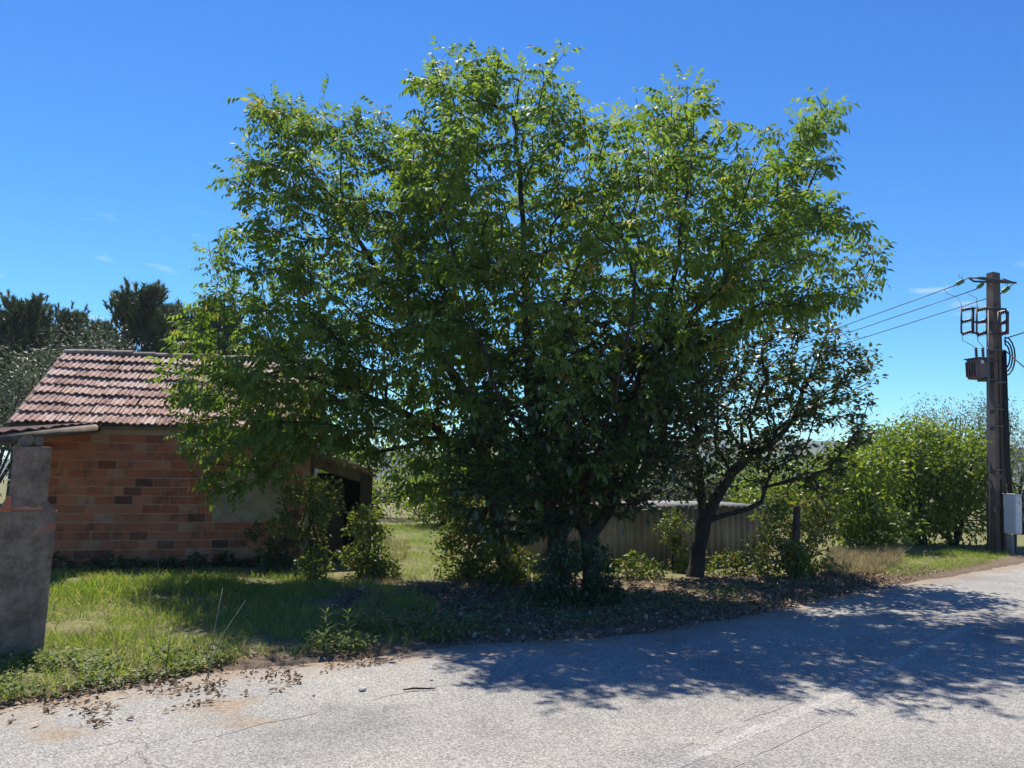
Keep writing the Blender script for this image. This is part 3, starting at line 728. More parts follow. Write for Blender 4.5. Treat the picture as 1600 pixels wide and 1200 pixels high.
# rafter from above the pillar back to the eave of the outbuilding
r0 = at_y(-25, 690, PB[1]+.35); r1 = np.array([hx[0], hx[1], hx[2]-.03])
MB().tube([rel(r0), rel(r0*.6+r1*.4+[0, 0, .015]), rel(r1)], [.062, .066, .085], n=8).build('rafter', M['timber'], porch)
for k_, (px_, py_, rr) in enumerate([(42, 688, .060), (61, 689, .046)]):
    a = at_y(px_, py_, PB[1]+.02+.07*k_); d_ = norm(np.array([PB[0]-.25, PB[1], .02]))
    lg = MB().tube([rel(a), rel(a+d_*.5), rel(a+d_*1.5)], [rr*.96, rr*1.04, rr], n=12, cap=False).build('log', M['timber'], porch)
    MB().tube([rel(a+d_*.006), rel(a+d_*.02)], rr*.95, n=12).build('log_end', M['logend'], lg)
# red sheets above the rafter, running off to the left
dv = np.array([-1.0, .10, -.06])
for k_ in range(2):
    V = []; 
    f0, f1 = (.0, .52) if k_ == 0 else (.49, 1.03)
    zt = .075 + .012*k_
    q0, q1 = r0+(r1-r0)*f0, r0+(r1-r0)*f1
    nw = 20
    for s_, th in ((0, 0), (0, .012)):
        for i in range(nw+1):
            for e_ in (0, 1):
                p = q0+(q1-q0)*i/nw + np.array([.05, -.02, zt+th+.012*math.sin(i*math.pi*.5)]) + dv*(2.4*e_)
                V.append(rel(p))
    o = 2*(nw+1); F = []
    for i in range(nw):
        F += [(2*i, 2*i+1, 2*i+3, 2*i+2), (o+2*i, o+2*i+2, o+2*i+3, o+2*i+1), (2*i, 2*i+2, o+2*i+2, o+2*i)]
    F += [(0, o, o+1, 1), (2*nw, 2*nw+1, o+2*nw+1, o+2*nw)]
    mk('roof_sheet', V, F, M['redsheet'], porch)
for f in (.15, .45, .75):
    p = r0+(r1-r0)*f + np.array([0, 0, .05]); MB().tube([rel(p), rel(p+dv*2.4)], .035, n=6).build('purlin', M['timber'], porch)
p = r0 + dv*1.9; MB().tube([(*rel(p)[:2], -.05), rel(p+np.array([0, 0, .03]))], .07, n=8).build('post', M['timber'], porch)

# ================================================================== LOW SHED of corrugated sheets
S0 = at_z(815, 905); S0[1] = 13.6; S0 = at_y(812, 880, 13.4)
S1 = at_y(1198, 880, 15.2)
sd = np.array([S1[0]-S0[0], S1[1]-S0[1], 0]); SLn = np.linalg.norm(sd); sang = math.atan2(sd[1], sd[0])
shed = empty('corrugated_shed', (S0[0], S0[1], 0), 'low tan corrugated sheet shed with a pale flat roof behind the trees', 'shed', rz=sang)
SH = 1.06
def corr_sheet(wd, ht, pitch=.146, amp=.024, up='z'):
    nw = int(round(wd/pitch)); V, F = [], []; m_ = nw*6
    for lay in (0, .007):
        for i in range(m_+1):
            x = wd*i/m_; d_ = amp*math.sin(2*math.pi*i/6)
            for e_ in (0, ht): V.append((x, d_+lay, e_) if up == 'z' else (x, e_, d_+lay))
    o = 2*(m_+1)
    for i in range(m_):
        F += [(2*i, 2*i+2, 2*i+3, 2*i+1), (o+2*i, o+2*i+1, o+2*i+3, o+2*i+2), (2*i, o+2*i, o+2*i+2, 2*i+2), (2*i+1, 2*i+3, o+2*i+3, o+2*i+1)]
    me = bpy.data.meshes.new('sheet'); me.from_pydata(V, [], F); me.update()
    for p in me.polygons: p.use_smooth = True
    return me
NSH = 5; wsh = SLn/NSH
fs = corr_sheet(wsh+.06, SH+.04); fs.materials.append(M['fibre'])
ts = corr_sheet(wsh+.06, 1.9, up='y'); ts.materials.append(M['fibretop'])
for i in range(NSH):
    o = bpy.data.objects.new('wall_sheet', fs); link(o, shed); o.location = (i*wsh, -.008*(i % 2)+rng.normal()*.004, -.03+rng.normal()*.012); o.rotation_euler = (rng.normal()*.012, rng.normal()*.006, 0)
    o = bpy.data.objects.new('roof_sheet', ts); link(o, shed); o.location = (i*wsh, -.14, SH+.045+.012*(i % 2)); o.rotation_euler = (R(1.0), 0, rng.normal()*.006)
for i in range(NSH+1):
    for yy in (.075, 1.55):
        MB().box((min(max(i*wsh, .05), SLn-.05), yy, SH/2-.02), (.07, .07, SH-.02)).build('post', M['timber'], shed)
MB().box((SLn+.02, .85, SH/2), (.03, 1.6, SH-.05)).build('side_panel', M['fibre'], shed)
MB().box((-.02, .85, SH/2), (.03, 1.6, SH-.05)).build('side_panel', M['fibre'], shed)

# ================================================================== ELECTRICITY POLE with transformer, and its meter box
PO = at_z(1563, 866); PY = PO[1]
PO[0] = at_y(1559, 866, PY)[0]
pole = empty('electricity_pole', (PO[0], PO[1], 0), 'tall concrete electricity pole carrying a transformer and switch frames', 'utility pole')
def pp_(px, py, dy=0.0): return at_y(px, py, PY+dy)-np.array([PO[0], PO[1], 0])
PH = at_y(1557, 424, PY)[2]
def taper(z): return .335-(.335-.215)*z/PH
fl = MB()
segs = 14; zz_ = np.linspace(-.2, PH, segs+1)
prot = R(14); lean = math.atan2(at_y(1557, 424, PY)[0]-PO[0], PH)
for s in (-1, 1):
    V = []
    w0, w1 = taper(0), taper(PH)
    for z, ww in ((-.2, w0), (PH, w1)):
        for a, b in ((-.055, -.5), (.055, -.5), (.055, .5), (-.055, .5)):
            V.append((s*(ww/2-.055)+a, b*ww*.82, z))
    fl.poly(V, [(0, 3, 2, 1), (4, 5, 6, 7), (0, 1, 5, 4), (1, 2, 6, 5), (2, 3, 7, 6), (3, 0, 4, 7)])
shaft = fl.build('shaft', M['polecon'], pole); shaft.rotation_euler = (0, lean, prot)
wb = MB(); z = -.2; hole = .11; gap = .55
while z < PH-.05:
    top_ = min(z+gap-hole, PH-.02); ww = taper(z)
    wb.box((0, 0, (z+top_)/2), (ww-.105, .10, top_-z)); 
    for s in (-1, 1):
        if top_ < PH-.2: wb.box((s*(ww*.25-.015), 0, top_+hole/2), (ww*.5-.075, .10, hole+.002))
    z += gap
for z in np.arange(1.75, PH-.3, 1.65):
    ww = taper(z); wb.box((0, 0, z), (ww-.108, ww*.78, .09))
web = wb.build('web', M['polecon'], pole); web.rotation_euler = (0, lean, prot)
# crossarm: two angle irons meeting at the tips, braces, three insulator strings
ta, tb = pp_(1514, 434, .25), pp_(1588, 442, -.25)
ca = MB()
for dy in (-.17, .17):
    m_ = np.array([0, dy, pp_(1557, 437)[2]])
    ca.tube([ta, m_, tb], .028, n=4)
ca.tube([pp_(1516, 433, .25), pp_(1550, 439, -.14)], .018, n=4); ca.tube([pp_(1586, 442, -.25), pp_(1566, 435, -.14)], .018, n=4)
ca.build('crossarm', M['darkmetal'], pole)
WD = norm(np.array([-.13, 1.0, -.02]))
far_pole = np.array([PO[0]-.13*55, PO[1]+55, 0])
wire_ends = []
for k_, (px_, py_, dy) in enumerate([(1513, 434, .25), (1541, 438, .12), (1584, 443, -.22)]):
    a = pp_(px_, py_, dy); q = pp_([1490, 1525, 1562][k_], [447, 452, 460][k_], dy+.9)
    d_ = norm(q-a); L_ = np.linalg.norm(q-a)
    st = MB().tube([a, a+d_*L_*.35], .012, n=5).build('insulator_link', M['darkmetal'], pole)
    g_ = MB()
    for i in range(3):
        c = a+d_*L_*(.36+.13*i); g_.tube([c, c+d_*.03, c+d_*.06, c+d_*.11], [.025, .055, .06, .02], n=9)
    g_.build('insulator', M['greenglass'], pole)
    MB().tube([a+d_*L_*.75, q], .02, n=5).build('wire_clamp', M['darkmetal'], pole)
    for s in (-1, 1):
        c = a+d_*L_*.45; MB().tube([c, c+np.array([s*.05, .03, .20])], .007, n=4).build('arcing_horn', M['darkmetal'], pole)
    wire_ends.append(q)
# switch frames
def ins_stack(mb, a, b, r_=.055, n_=5):
    a, b = np.array(a), np.array(b); pts, rr = [], []
    for i in range(n_):
        t = (i+.2)/n_; pts += [a+(b-a)*t, a+(b-a)*(t+.3/n_), a+(b-a)*(t+.5/n_)]; rr += [r_*.5, r_, r_*.5]
    mb.tube([a]+pts+[b], [r_*.4]+rr+[r_*.4], n=8)
for (x0, x1, y0, y1, dy) in [(1502, 1520, 482, 521, .30), (1526, 1543, 482, 523, .05), (1560, 1574, 487, 522, -.22)]:
    A = pp_(x0, y0, dy); B = pp_(x1, y0, dy-.05); C_ = pp_(x1, y1, dy-.05); D = pp_(x0, y1, dy)
    fr = MB(); fr.tube([A, D], .022, n=4); fr.tube([B, C_], .035, n=4)
    fb = fr.build('switch_frame', M['darkmetal'], pole)
    for t in (.0, .5, 1.0):
        mb = MB(); ins_stack(mb, A+(D-A)*(t*.96+.02)+np.array([.01, 0, -.03]), B+(C_-B)*(t*.92+.02)+np.array([0, 0, .03])); mb.build('switch_insulator', M['porcelain'], fb)
sb = MB()
for py_ in (481, 503, 520):
    sb.tube([pp_(1518, py_, .27), pp_(1546, py_+1, 0.02), pp_(1572, py_+2, -.24)], .028, n=4)
sb.build('switch_bracket', M['darkmetal'], pole)
# jumpers from the wires to the switches and down to the transformer
for k_, (s_, e_) in enumerate([((1503, 482, .30), (1475, 453, 1.6)), ((1527, 482, .05), (1510, 455, 1.4)), ((1560, 487, -.22), (1541, 462, .7))]):
    a, b = pp_(*s_), pp_(*e_); m_ = (a+b)/2+np.array([.06, -.1, .02])
    MB().tube([a, a*.75+m_*.25+np.array([0, 0, .07]), m_, b*.8+m_*.2+np.array([0, 0, -.05]), b], .008, n=4).build('jumper', M['cable'], pole)
for s_, m_, e_ in [((1503, 522, .30), (1504, 532, .3), (1525, 543, .2)), ((1527, 523, .05), (1528, 533, .1), (1537, 543, .1))]:
    MB().tube([pp_(*s_), pp_(*m_), (pp_(*m_)*.5+pp_(*e_)*.5), pp_(*e_)], .008, n=4).build('jumper', M['cable'], pole)
tcn_ = pp_(1529, 577, .12)
tf = MB().box(tcn_, (.36, .34, .47), rot=Matrix.Rotation(R(20), 3, 'Z'), bevel=.02).build('transformer', M['trafo'], pole)
for i in range(5):
    for s in (-1, 1):
        q = Matrix.Rotation(R(20), 3, 'Z') @ Vector((s*.215, -.13+.065*i, 0)); MB().box(tcn_+np.array(q)+np.array([0, 0, -.01]), (.075, .014, .36), rot=Matrix.Rotation(R(20), 3, 'Z')).build('cooling_fin', M['trafo'], tf)
MB().box(tcn_+[0, 0, .245], (.42, .40, .025), rot=Matrix.Rotation(R(20), 3, 'Z')).build('lid', M['trafo'], tf)
MB().box(tcn_+np.array(Matrix.Rotation(R(20), 3, 'Z') @ Vector((-.08, -.173, .15))), (.09, .006, .07), rot=Matrix.Rotation(R(20), 3, 'Z')).build('name_plate', M['white'], tf)
for px_, dy in ((1526, .14), (1536.5, .08), (1545, .02)):
    a = pp_(px_, 560, dy); b = pp_(px_-1.2, 543, dy); mb = MB(); ins_stack(mb, a, b, .05, 5); mb.build('bushing', M['porcelain'], tf)
for py_ in (565, 594): MB().box(pp_(1543, py_, .06), (.30, .30, .04)).build('mounting_bracket', M['darkmetal'], pole)
# conduit down the pole face and cables on its right side
MB().tube([pp_(1544.5, 485, -.16), pp_(1544.5, 600, -.18), pp_(1545.5, 700, -.2), pp_(1546, 860, -.22)], .016, n=6).build('earth_conduit', M['metal'], pole)
for k_ in range(3):
    dx = 2.6*k_
    MB().tube([pp_(1568+dx*.6, 548, -.02), pp_(1569+dx, 640, -.08), pp_(1572+dx, 720, -.12), pp_(1576+dx, 772, -.16)], .022, n=6).build('supply_cable', M['cable'], pole)
for k_, (r_x, w_) in enumerate([(15, 1.0), (11, .8), (7, .6)]):
    pts = [pp_(1570, 528+2*k_, 0)]
    for i in range(9):
        a_ = -math.pi/2+math.pi*i/8; pts.append(pp_(1571+r_x*math.cos(a_), 557+30*w_*math.sin(a_), -.05*k_))
    MB().tube(pts, .018, n=5).build('cable_loop', M['cable'], pole)
for py_ in (548, 598, 640, 666, 734):
    z_ = pp_(1560, py_)[2]; ww = taper(z_)
    MB().box((z_*math.tan(lean), 0, z_), (ww+.012, ww*.82+.012, .02), rot=Matrix.Rotation(prot, 3, 'Z')).build('steel_band', M['metal'], pole)
# overhead wires (each its own thing) to the next pole beyond the trees
def sag(a, b, s, n=28):
    a, b = np.array(a), np.array(b); return [a+(b-a)*t+np.array([0, 0, -4*s*t*(1-t)]) for t in np.linspace(0, 1, n)]
for k_, q in enumerate(wire_ends):
    b = far_pole-np.array([PO[0], PO[1], 0])+np.array([[-.8, 0, 7.2], [-.0, 0, 7.25], [.8, 0, 7.2]][k_])
    o = MB().tube(sag(q, b, .35), .011, n=5).build('overhead_wire', M['cable']); o.location = (PO[0], PO[1], 0)
    tag(o, ['upper overhead wire running from the pole crossarm behind the walnut', 'middle overhead wire running from the pole crossarm behind the walnut', 'lowest overhead wire running from the pole crossarm behind the walnut'][k_], 'wire', 'overhead wires leaving the pole')
for a, b, lb in [((1570, 529, 0), (1640, 500, -3), 'black service cable rising away from the pole to the road side'), ((1571, 548, 0), (1650, 610, -5), 'black service cable dropping away from the pole cable loop')]:
    qa = pp_(*a); qb = pp_(b[0], b[1], b[2]); 
    o = MB().tube(sag(qa, qa+(qb-qa)*5, .12), .014, n=5).build('service_cable', M['cable']); o.location = (PO[0], PO[1], 0); tag(o, lb, 'cable')
fp = empty('distant_pole', far_pole, 'far concrete line pole hidden beyond the trees', 'utility pole')
MB().box((0, 0, 3.7), (.26, .22, 7.6), bevel=.02).build('shaft', M['polecon'], fp)
MB().box((0, 0, 7.2), (1.8, .10, .10)).build('crossarm', M['darkmetal'], fp)

# meter box on its stand
BX = at_z(1582, 868) ; BX = at_y(1583, 868, PY-.35); BX[2] = 0
mbx = empty('meter_box', BX, 'pale grey metal meter box with a warning sticker beside the pole', 'meter box', rz=R(28))
mbx.matrix_basis = Matrix.Translation(BX.tolist()) @ Matrix.Rotation(lean*.9, 4, 'Y') @ Matrix.Rotation(R(28), 4, 'Z')
zb, zt_ = at_y(1583, 834, BX[1])[2], at_y(1583, 773, BX[1])[2]
hb = zt_-zb; zc = (zt_+zb)/2
MB().box((0, 0, zc), (.26, .24, hb), bevel=.008).build('cabinet', M['boxpaint'], mbx)
dr_ = MB().box((0, -.128, zc-.005), (.235, .014, hb-.05), bevel=.004).build('door', M['boxpaint'], mbx)
MB().box((0, -.138, zc+hb*.31), (.085, .005, .022)).build('name_strip', M['metal'], dr_)
st = MB().box((.025, -.1385, zc+hb*.14), (.125, .005, .085)).build('sticker', M['white'], dr_)
MB().poly([(-.028, -.1425, zc+hb*.14-.034), (.032, -.1425, zc+hb*.14-.034), (.002, -.1425, zc+hb*.14+.034)], [(0, 1, 2)]).build('warning_triangle', M['yellow'], dr_)
MB().poly([(-.003, -.1445, zc+hb*.14-.026), (.006, -.1445, zc+hb*.14-.002), (-.001, -.1445, zc+hb*.14-.002), (.006, -.1445, zc+hb*.14+.018), (.008, -.1445, zc+hb*.14+.004), (.011, -.1445, zc+hb*.14+.004)], [(0, 1, 2), (2, 4, 3), (2, 1, 5, 4)]).build('bolt_symbol', M['black'], dr_)
for i in range(3): MB().box((.062, -.1425, zc+hb*.14+.022-.02*i), (.040, .003, .007)).build('print_line', M['metal'], dr_)
MB().box((0, -.0, zt_+.008), (.285, .27, .022), bevel=.004).build('rain_cap', M['boxpaint'], mbx)
MB().box((-.06, .02, zb/2-.05), (.10, .12, zb+.06)).build('stand', M['concrete'], mbx)
MB().tube([(.05, -.02, -.1), (.05, -.02, zb+.02)], .03, n=8).build('conduit', M['redsheet'], mbx)
MB().tube([(.0, -.07, -.1), (-.0, -.07, zb+.02)], .016, n=8).build('conduit', M['metal'], mbx)

# ================================================================== TREES
LEAF_C = [compound(7, .20, .098, .044, seed=1), compound(7, .23, .112, .048, seed=2), compound(5, .17, .118, .054, seed=3), compound(7, .17, .075, .036, seed=4)]
def simple_t(L, W, dr=.2, fo=.3): return [leaflet(L, W, dr, fo), leaflet(L*1.1, W*.9, dr*2, fo*1.4), leaflet(L*.85, W, dr*.3, fo)]
def sample_crown(poly, n_cl, per, y0, yr, sig=.30, rim=120, soft=190, g=rng):
    poly = np.asarray(poly, float); lo, hi = poly.min(0), poly.max(0)
    C = g.uniform(lo, hi, size=(n_cl*40, 2)); C = C[in_poly(C, poly)]
    d = poly_dist(C, poly); keep = d > 8; C, d = C[keep], d[keep]
    t = yr*np.sqrt(np.clip(d/soft, .04, 1)); Y = y0+t*g.uniform(-1, 1, len(C))
    W = at_ys(C, Y); best = W[:1]; j = 1                      # spread the boughs evenly: best of ten candidates each time
    while len(best) < n_cl and j+10 < len(W):
        c = W[j:j+10]; j += 10; dd = np.linalg.norm((c[:, None]-best[None])*np.array([1, .7, 1]), axis=2).min(1); best = np.vstack([best, c[dd.argmax()]])
    W = best
    A = (W[:, None]+g.normal(size=(len(W), per, 3))*np.array([sig, sig, sig*.75])).reshape(-1, 3)
    # rim points so the outline follows the crown
    q = []
    for a, b in zip(poly, np.roll(poly, -1, 0)):
        m_ = max(1, int(np.linalg.norm(b-a)/13)); q += [a+(b-a)*(i+g.uniform())/m_ for i in range(m_)]
    q = np.array(q); cen = poly.mean(0); q = q+norm(cen-q)*g.uniform(2, 26, (len(q), 1))
    q = q[in_poly(q, poly)]; q = q[g.uniform(size=len(q)) < rim/100]
    A = np.vstack([A, at_ys(q, y0+yr*.35*g.uniform(-1, 1, len(q)))])
    # back to the picture to trim what sticks out of the outline
    rel_ = A-np.array([0, 0, EYE]); c = rel_ @ CR; px = np.stack([800-FPX*c[:, 0]/c[:, 2], 600+FPX*c[:, 1]/c[:, 2]], 1)
    return A[in_poly(px, poly) & (A[:, 2] > .65)]
def tree(name, label, trunks, att, r0, mat_leaf, temps, nleaf, spread, grp=None, scale=(.7, 1.3), nobj=300, bf=.32, zmin=1.0, droop=.15, bark='bark', zbase=.02, cat='tree', leafname='leaf', expo=.50):
    P, par, tips, fixed = grow(trunks, att, bf=bf, zmin=zmin)
    root = empty(name, (P[0][0], P[0][1], 0), label, cat, grp)
    off = np.array([P[0][0], P[0][1], 0])
    b, r = branch_mesh('trunk', P-off, par, tips, r0, M[bark], root, expo=expo)
    tp_ = np.repeat(tips, nleaf); n = len(tp_)
    back = rng.integers(0, 3, n); node = tp_.copy()
    for k in (1, 2):
        s = back >= k; node[s] = np.where(par[node[s]] >= fixed, par[node[s]], node[s])
    dirn = norm(P[tp_]-P[par[tp_]])
    hz = norm(rng.normal(size=(n, 3))*np.array([1, 1, .45]))
    X = norm(dirn*.55+hz*1.0+np.array([0, 0, -droop]))
    pos = P[node]+hz*rng.uniform(0, spread, (n, 1))
    up = norm(np.array([0, 0, 1.0])+rng.normal(size=(n, 3))*.35)
    A = frames(X, up); S = rng.uniform(*scale, n); tint = rng.uniform(0, .999, n)
    # foliage of one bough varies together
    tint = (tint*.65 + .35*np.repeat(rng.uniform(size=len(tips)), nleaf))
    near = np.argsort(np.linalg.norm(pos-np.array([0, 0, EYE]), axis=1))[:nobj] if nobj else np.array([], int)
    rest = np.setdiff1d(np.arange(n), near)
    scatter('crown', temps, pos[rest]-off, A[rest], S[rest], tint[rest], mat_leaf, root)
    if nobj:
        mt = []
        for i, (V, F) in enumerate(temps):
            me = mesh_np(leafname, V, F, np.full(len(V), .0)); me.materials.append(mat_leaf); mt.append(me)
        for j, i in enumerate(near):
            o = bpy.data.objects.new(leafname, mt[j % len(mt)]); link(o, root)
            mw = Matrix([list(A[i][0]*S[i])+[pos[i][0]-off[0]], list(A[i][1]*S[i])+[pos[i][1]-off[1]], list(A[i][2]*S[i])+[pos[i][2]], [0, 0, 0, 1]])
            o.matrix_basis = mw
    return root

LEFT = [(262, 600), (262, 560), (288, 505), (300, 472), (345, 455), (330, 418), (310, 390), (335, 362), (388, 350), (402, 322), (362, 302), (356, 270), (368, 232), (430, 245), (388, 200), (384, 152), (420, 146), (470, 166), (500, 153), (532, 176), (560, 168), (606, 168), (602, 196), (650, 200), (720, 260), (770, 340), (790, 450), (790, 600), (770, 740), (720, 790), (690, 760), (640, 775), (600, 735), (560, 715), (500, 700), (465, 705), (430, 745), (405, 755), (375, 735), (350, 782), (325, 765), (332, 735), (300, 722), (270, 705), (286, 668), (264, 640)]
RIGHT = [(648, 165), (640, 133), (670, 105), (690, 66), (712, 86), (740, 74), (782, 78), (800, 102), (832, 112), (862, 74), (886, 80), (892, 120), (912, 142), (926, 165), (916, 192), (952, 192), (966, 160), (1000, 148), (1042, 162), (1054, 118), (1086, 118), (1100, 155), (1136, 165), (1152, 196), (1168, 216), (1200, 205), (1232, 200), (1256, 158), (1285, 143), (1320, 170), (1292, 202), (1280, 230), (1302, 260), (1276, 282), (1246, 302), (1292, 324), (1332, 344), (1372, 385), (1366, 432), (1342, 466), (1290, 492), (1240, 482), (1190, 502), (1150, 525), (1105, 565), (1050, 640), (1000, 720), (960, 770), (860, 785), (800, 770), (740, 700), (690, 600), (640, 500), (600, 380), (615, 260)]
DARK = [(790, 540), (850, 492), (950, 486), (1060, 480), (1135, 505), (1140, 600), (1105, 700), (1050, 775), (985, 808), (940, 805), (870, 826), (830, 850), (780, 856), (735, 835), (695, 780), (705, 690), (745, 610)]
QUIN = [(1000, 590), (1080, 540), (1150, 505), (1210, 486), (1290, 490), (1325, 520), (1360, 535), (1388, 575), (1372, 600), (1366, 640), (1375, 676), (1345, 700), (1335, 735), (1300, 790), (1265, 770), (1215, 740), (1170, 770), (1120, 765), (1050, 785), (990, 745), (975, 660)]
def line(base, pts, y): return [base]+[at_y(px, py, yy) for (px, py), yy in zip(pts, y)]
def pl(pts): return [at_y(*p) for p in pts]
zg = lambda p: np.array([p[0], p[1], -.05])
# left walnut, further from the road
b = zg(at_z(790, 905))
tr = [[b]+pl([(782, 840, b[1]), (764, 750, b[1]-.2), (742, 640, b[1]-.4), (735, 590, b[1]-.5)]),
      pl([(742, 640, b[1]-.4), (690, 560, b[1]-.7), (610, 450, b[1]-.7), (530, 330, b[1]-.5), (460, 250, b[1]-.4)]),
      pl([(735, 590, b[1]-.5), (715, 470, b[1]-.2), (690, 340, b[1]), (660, 240, b[1]+.1)]),
      pl([(764, 750, b[1]-.2), (680, 670, b[1]-.6), (560, 610, b[1]-1.0), (440, 580, b[1]-1.2), (350, 600, b[1]-1.3)]),
      pl([(735, 590, b[1]-.5), (700, 500, b[1]+.6), (620, 400, b[1]+1.2)])]
YL = b[1]-.8
tree('walnut_tree', 'broad walnut tree spreading over the brick outbuilding roof', tr, sample_crown(LEFT, 150, 7, YL, 1.7, sig=.27), .12, M['walnut'], LEAF_C, 7, .12, 'walnut trees at the roadside')
# right walnut at the road, two ivy grown stems
b = zg(at_z(876, 938)); Y0 = b[1]
tr = [[b]+pl([(872, 890, Y0), (868, 842, Y0), (850, 740, Y0+.1), (828, 610, Y0+.2), (822, 460, Y0+.2), (815, 300, Y0+.2), (800, 180, Y0+.3)]),
      pl([(868, 842, Y0), (905, 790, Y0-.1), (960, 690, Y0-.1), (1015, 560, Y0), (1055, 430, Y0), (1078, 280, Y0), (1085, 190, Y0)]),
      pl([(1015, 560, Y0), (1100, 470, Y0+.2), (1190, 380, Y0+.3), (1260, 300, Y0+.4)]),
      pl([(850, 740, Y0+.1), (780, 620, Y0-.6), (730, 480, Y0-.9), (690, 330, Y0-.9)]),
      pl([(828, 610, Y0+.2), (880, 480, Y0+1.2), (930, 330, Y0+1.6), (960, 240, Y0+1.7)]),
      pl([(905, 790, Y0-.1), (960, 620, Y0-1.0), (990, 480, Y0-1.5), (1000, 350, Y0-1.5)])]
tree('walnut_tree', 'tallest walnut tree with ivy round its foot at the road edge', tr, sample_crown(RIGHT, 168, 7, Y0+.3, 2.1, sig=.27), .135, M['walnut'], LEAF_C, 7, .12, 'walnut trees at the roadside')
# dark glossy fruit tree whose stem stands against the walnut
b = zg(at_z(926, 936)); Y0 = b[1]
tr = [[b]+pl([(924, 880, Y0), (920, 838, Y0), (900, 800, Y0-.1), (880, 720, Y0-.2), (860, 600, Y0-.3)]),
      pl([(920, 838, Y0), (950, 800, Y0), (985, 740, Y0-.1), (1020, 640, Y0-.2), (1050, 540, Y0-.2)]),
      pl([(900, 800, Y0-.1), (840, 770, Y0-.4), (780, 700, Y0-.5)])]
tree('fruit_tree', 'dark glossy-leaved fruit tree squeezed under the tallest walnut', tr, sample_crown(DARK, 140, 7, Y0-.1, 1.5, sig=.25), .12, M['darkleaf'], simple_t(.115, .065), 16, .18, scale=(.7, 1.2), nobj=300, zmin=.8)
# sparse small-leaved tree in front of the shed
b = zg(at_z(1083, 906)); Y0 = b[1]
tr = [[b]+pl([(1092, 860, Y0), (1101, 815, Y0), (1096, 770, Y0), (1088, 700, Y0), (1088, 620, Y0)]),
      pl([(1101, 815, Y0), (1130, 806, Y0-.1), (1168, 796, Y0-.2), (1190, 782, Y0-.2), (1196, 762, Y0-.2), (1235, 752, Y0-.3), (1290, 735, Y0-.3), (1330, 690, Y0-.3)]),
      pl([(1101, 815, Y0), (1118, 782, Y0+.1), (1142, 740, Y0+.1), (1172, 714, Y0+.1), (1215, 686, Y0+.1), (1238, 655, Y0+.1), (1262, 590, Y0+.1), (1290, 530, Y0+.1)]),
      pl([(1215, 686, Y0+.1), (1200, 620, Y0+.2), (1190, 560, Y0+.3)])]
tree('fruit_tree', 'sparse small-leaved fruit tree with crooked limbs before the corrugated shed', tr, sample_crown(QUIN, 150, 6, Y0, 1.4, sig=.24, rim=100), .125, M['quince'], simple_t(.105, .07, .15, .25), 13, .14, scale=(.7, 1.15), nobj=300, zmin=.9, expo=.52)

# ================================================================== SHRUBS AND BACKGROUND TREES
def bush(name, label, base, lumps, mat_leaf, temps, n, stems=3, grp=None, cat='shrub', clump=.22, stem_r=.02, scale=(.75, 1.25), bark='bark', upw=.5, stem_name='stem', foliage='foliage', trunk_top=None, lean=(0, 0)):
    """lumps: list of (centre rel. to base, radii); leaves gather in clumps near the surface of each lump"""
    base = np.array(base, float); root = empty(name, (base[0], base[1], 0), label, cat, grp)
    wts = np.array([np.prod(np.array(r))**(2/3) for _, r in lumps]); wts /= wts.sum()
    Ps, Xs, cl_all = [], [], []
    for (c, r), wt in zip(lumps, wts):
        c, r = np.array(c, float), np.array(r, float); m = int(n*wt); ncl = max(5, int(m/22))
        d = rdir(ncl); rad = rng.uniform(.35, 1.0, (ncl, 1))**.6
        C = c+d*r*rad*(1+.10*np.clip(rng.normal(size=(ncl, 1)), -2, 1.2)); k = rng.integers(0, ncl, m)
        p = C[k]+np.clip(rng.normal(size=(m, 3)), -1.7, 1.7)*clump*np.minimum(1, r.mean()/.6); Ps.append(p); cl_all.append(C)
        Xs.append(norm(d[k]*.5+rng.normal(size=(m, 3))*.8+np.array([0, 0, -.1])))
    P = np.vstack(Ps); X = np.vstack(Xs); ok = P[:, 2] > .02; P, X = P[ok], X[ok]; n = len(P)
    up = norm(np.array([0, 0, 1.0])*upw+rng.normal(size=(n, 3))*.5)
    tint = np.clip(rng.uniform(0, .75, n)+.25*rng.uniform(size=n), 0, .999)
    scatter(foliage, temps, P, frames(X, up), rng.uniform(*scale, n), tint, mat_leaf, root)
    if stems:
        cl = np.vstack(cl_all); 
        for s in range(stems):
            a = np.array([rng.normal()*.06*stems**.5, rng.normal()*.06*stems**.5, -.06]); mb = MB()
            tp0 = cl[rng.integers(len(cl))]
            mid = a*.5+tp0*.5+np.array([rng.normal()*.08, rng.normal()*.08, .05]); hi = tp0
            mb.tube([a, a*.6+mid*.4+[0, 0, .05], mid, hi], [stem_r*1.2, stem_r, stem_r*.7, stem_r*.3], n=6)
            for q in rng.integers(0, len(cl), 7):
                mb.tube([mid, (mid+cl[q])/2+rng.normal(size=3)*.05, cl[q]], [stem_r*.55, stem_r*.4, stem_r*.15], n=4, cap=False)
            mb.build(stem_name, M[bark], root)
    return root
T_small = simple_t(.055, .032); T_mid = simple_t(.075, .045); T_oliv = simple_t(.10, .026, .1, .2); T_far = simple_t(.17, .085, .2, .3); T_ofar = simple_t(.20, .06, .1, .2)
def gz(p): return (p[0], p[1], 0)
def px_lump(base, px, py, y, rx, ry, rd):
    """a lump given in the picture at depth y with radii in pixels"""
    c = at_y(px, py, y)-np.array([base[0], base[1], 0]); k = y/FPX; return (c, (rx*k, rd, ry*k))
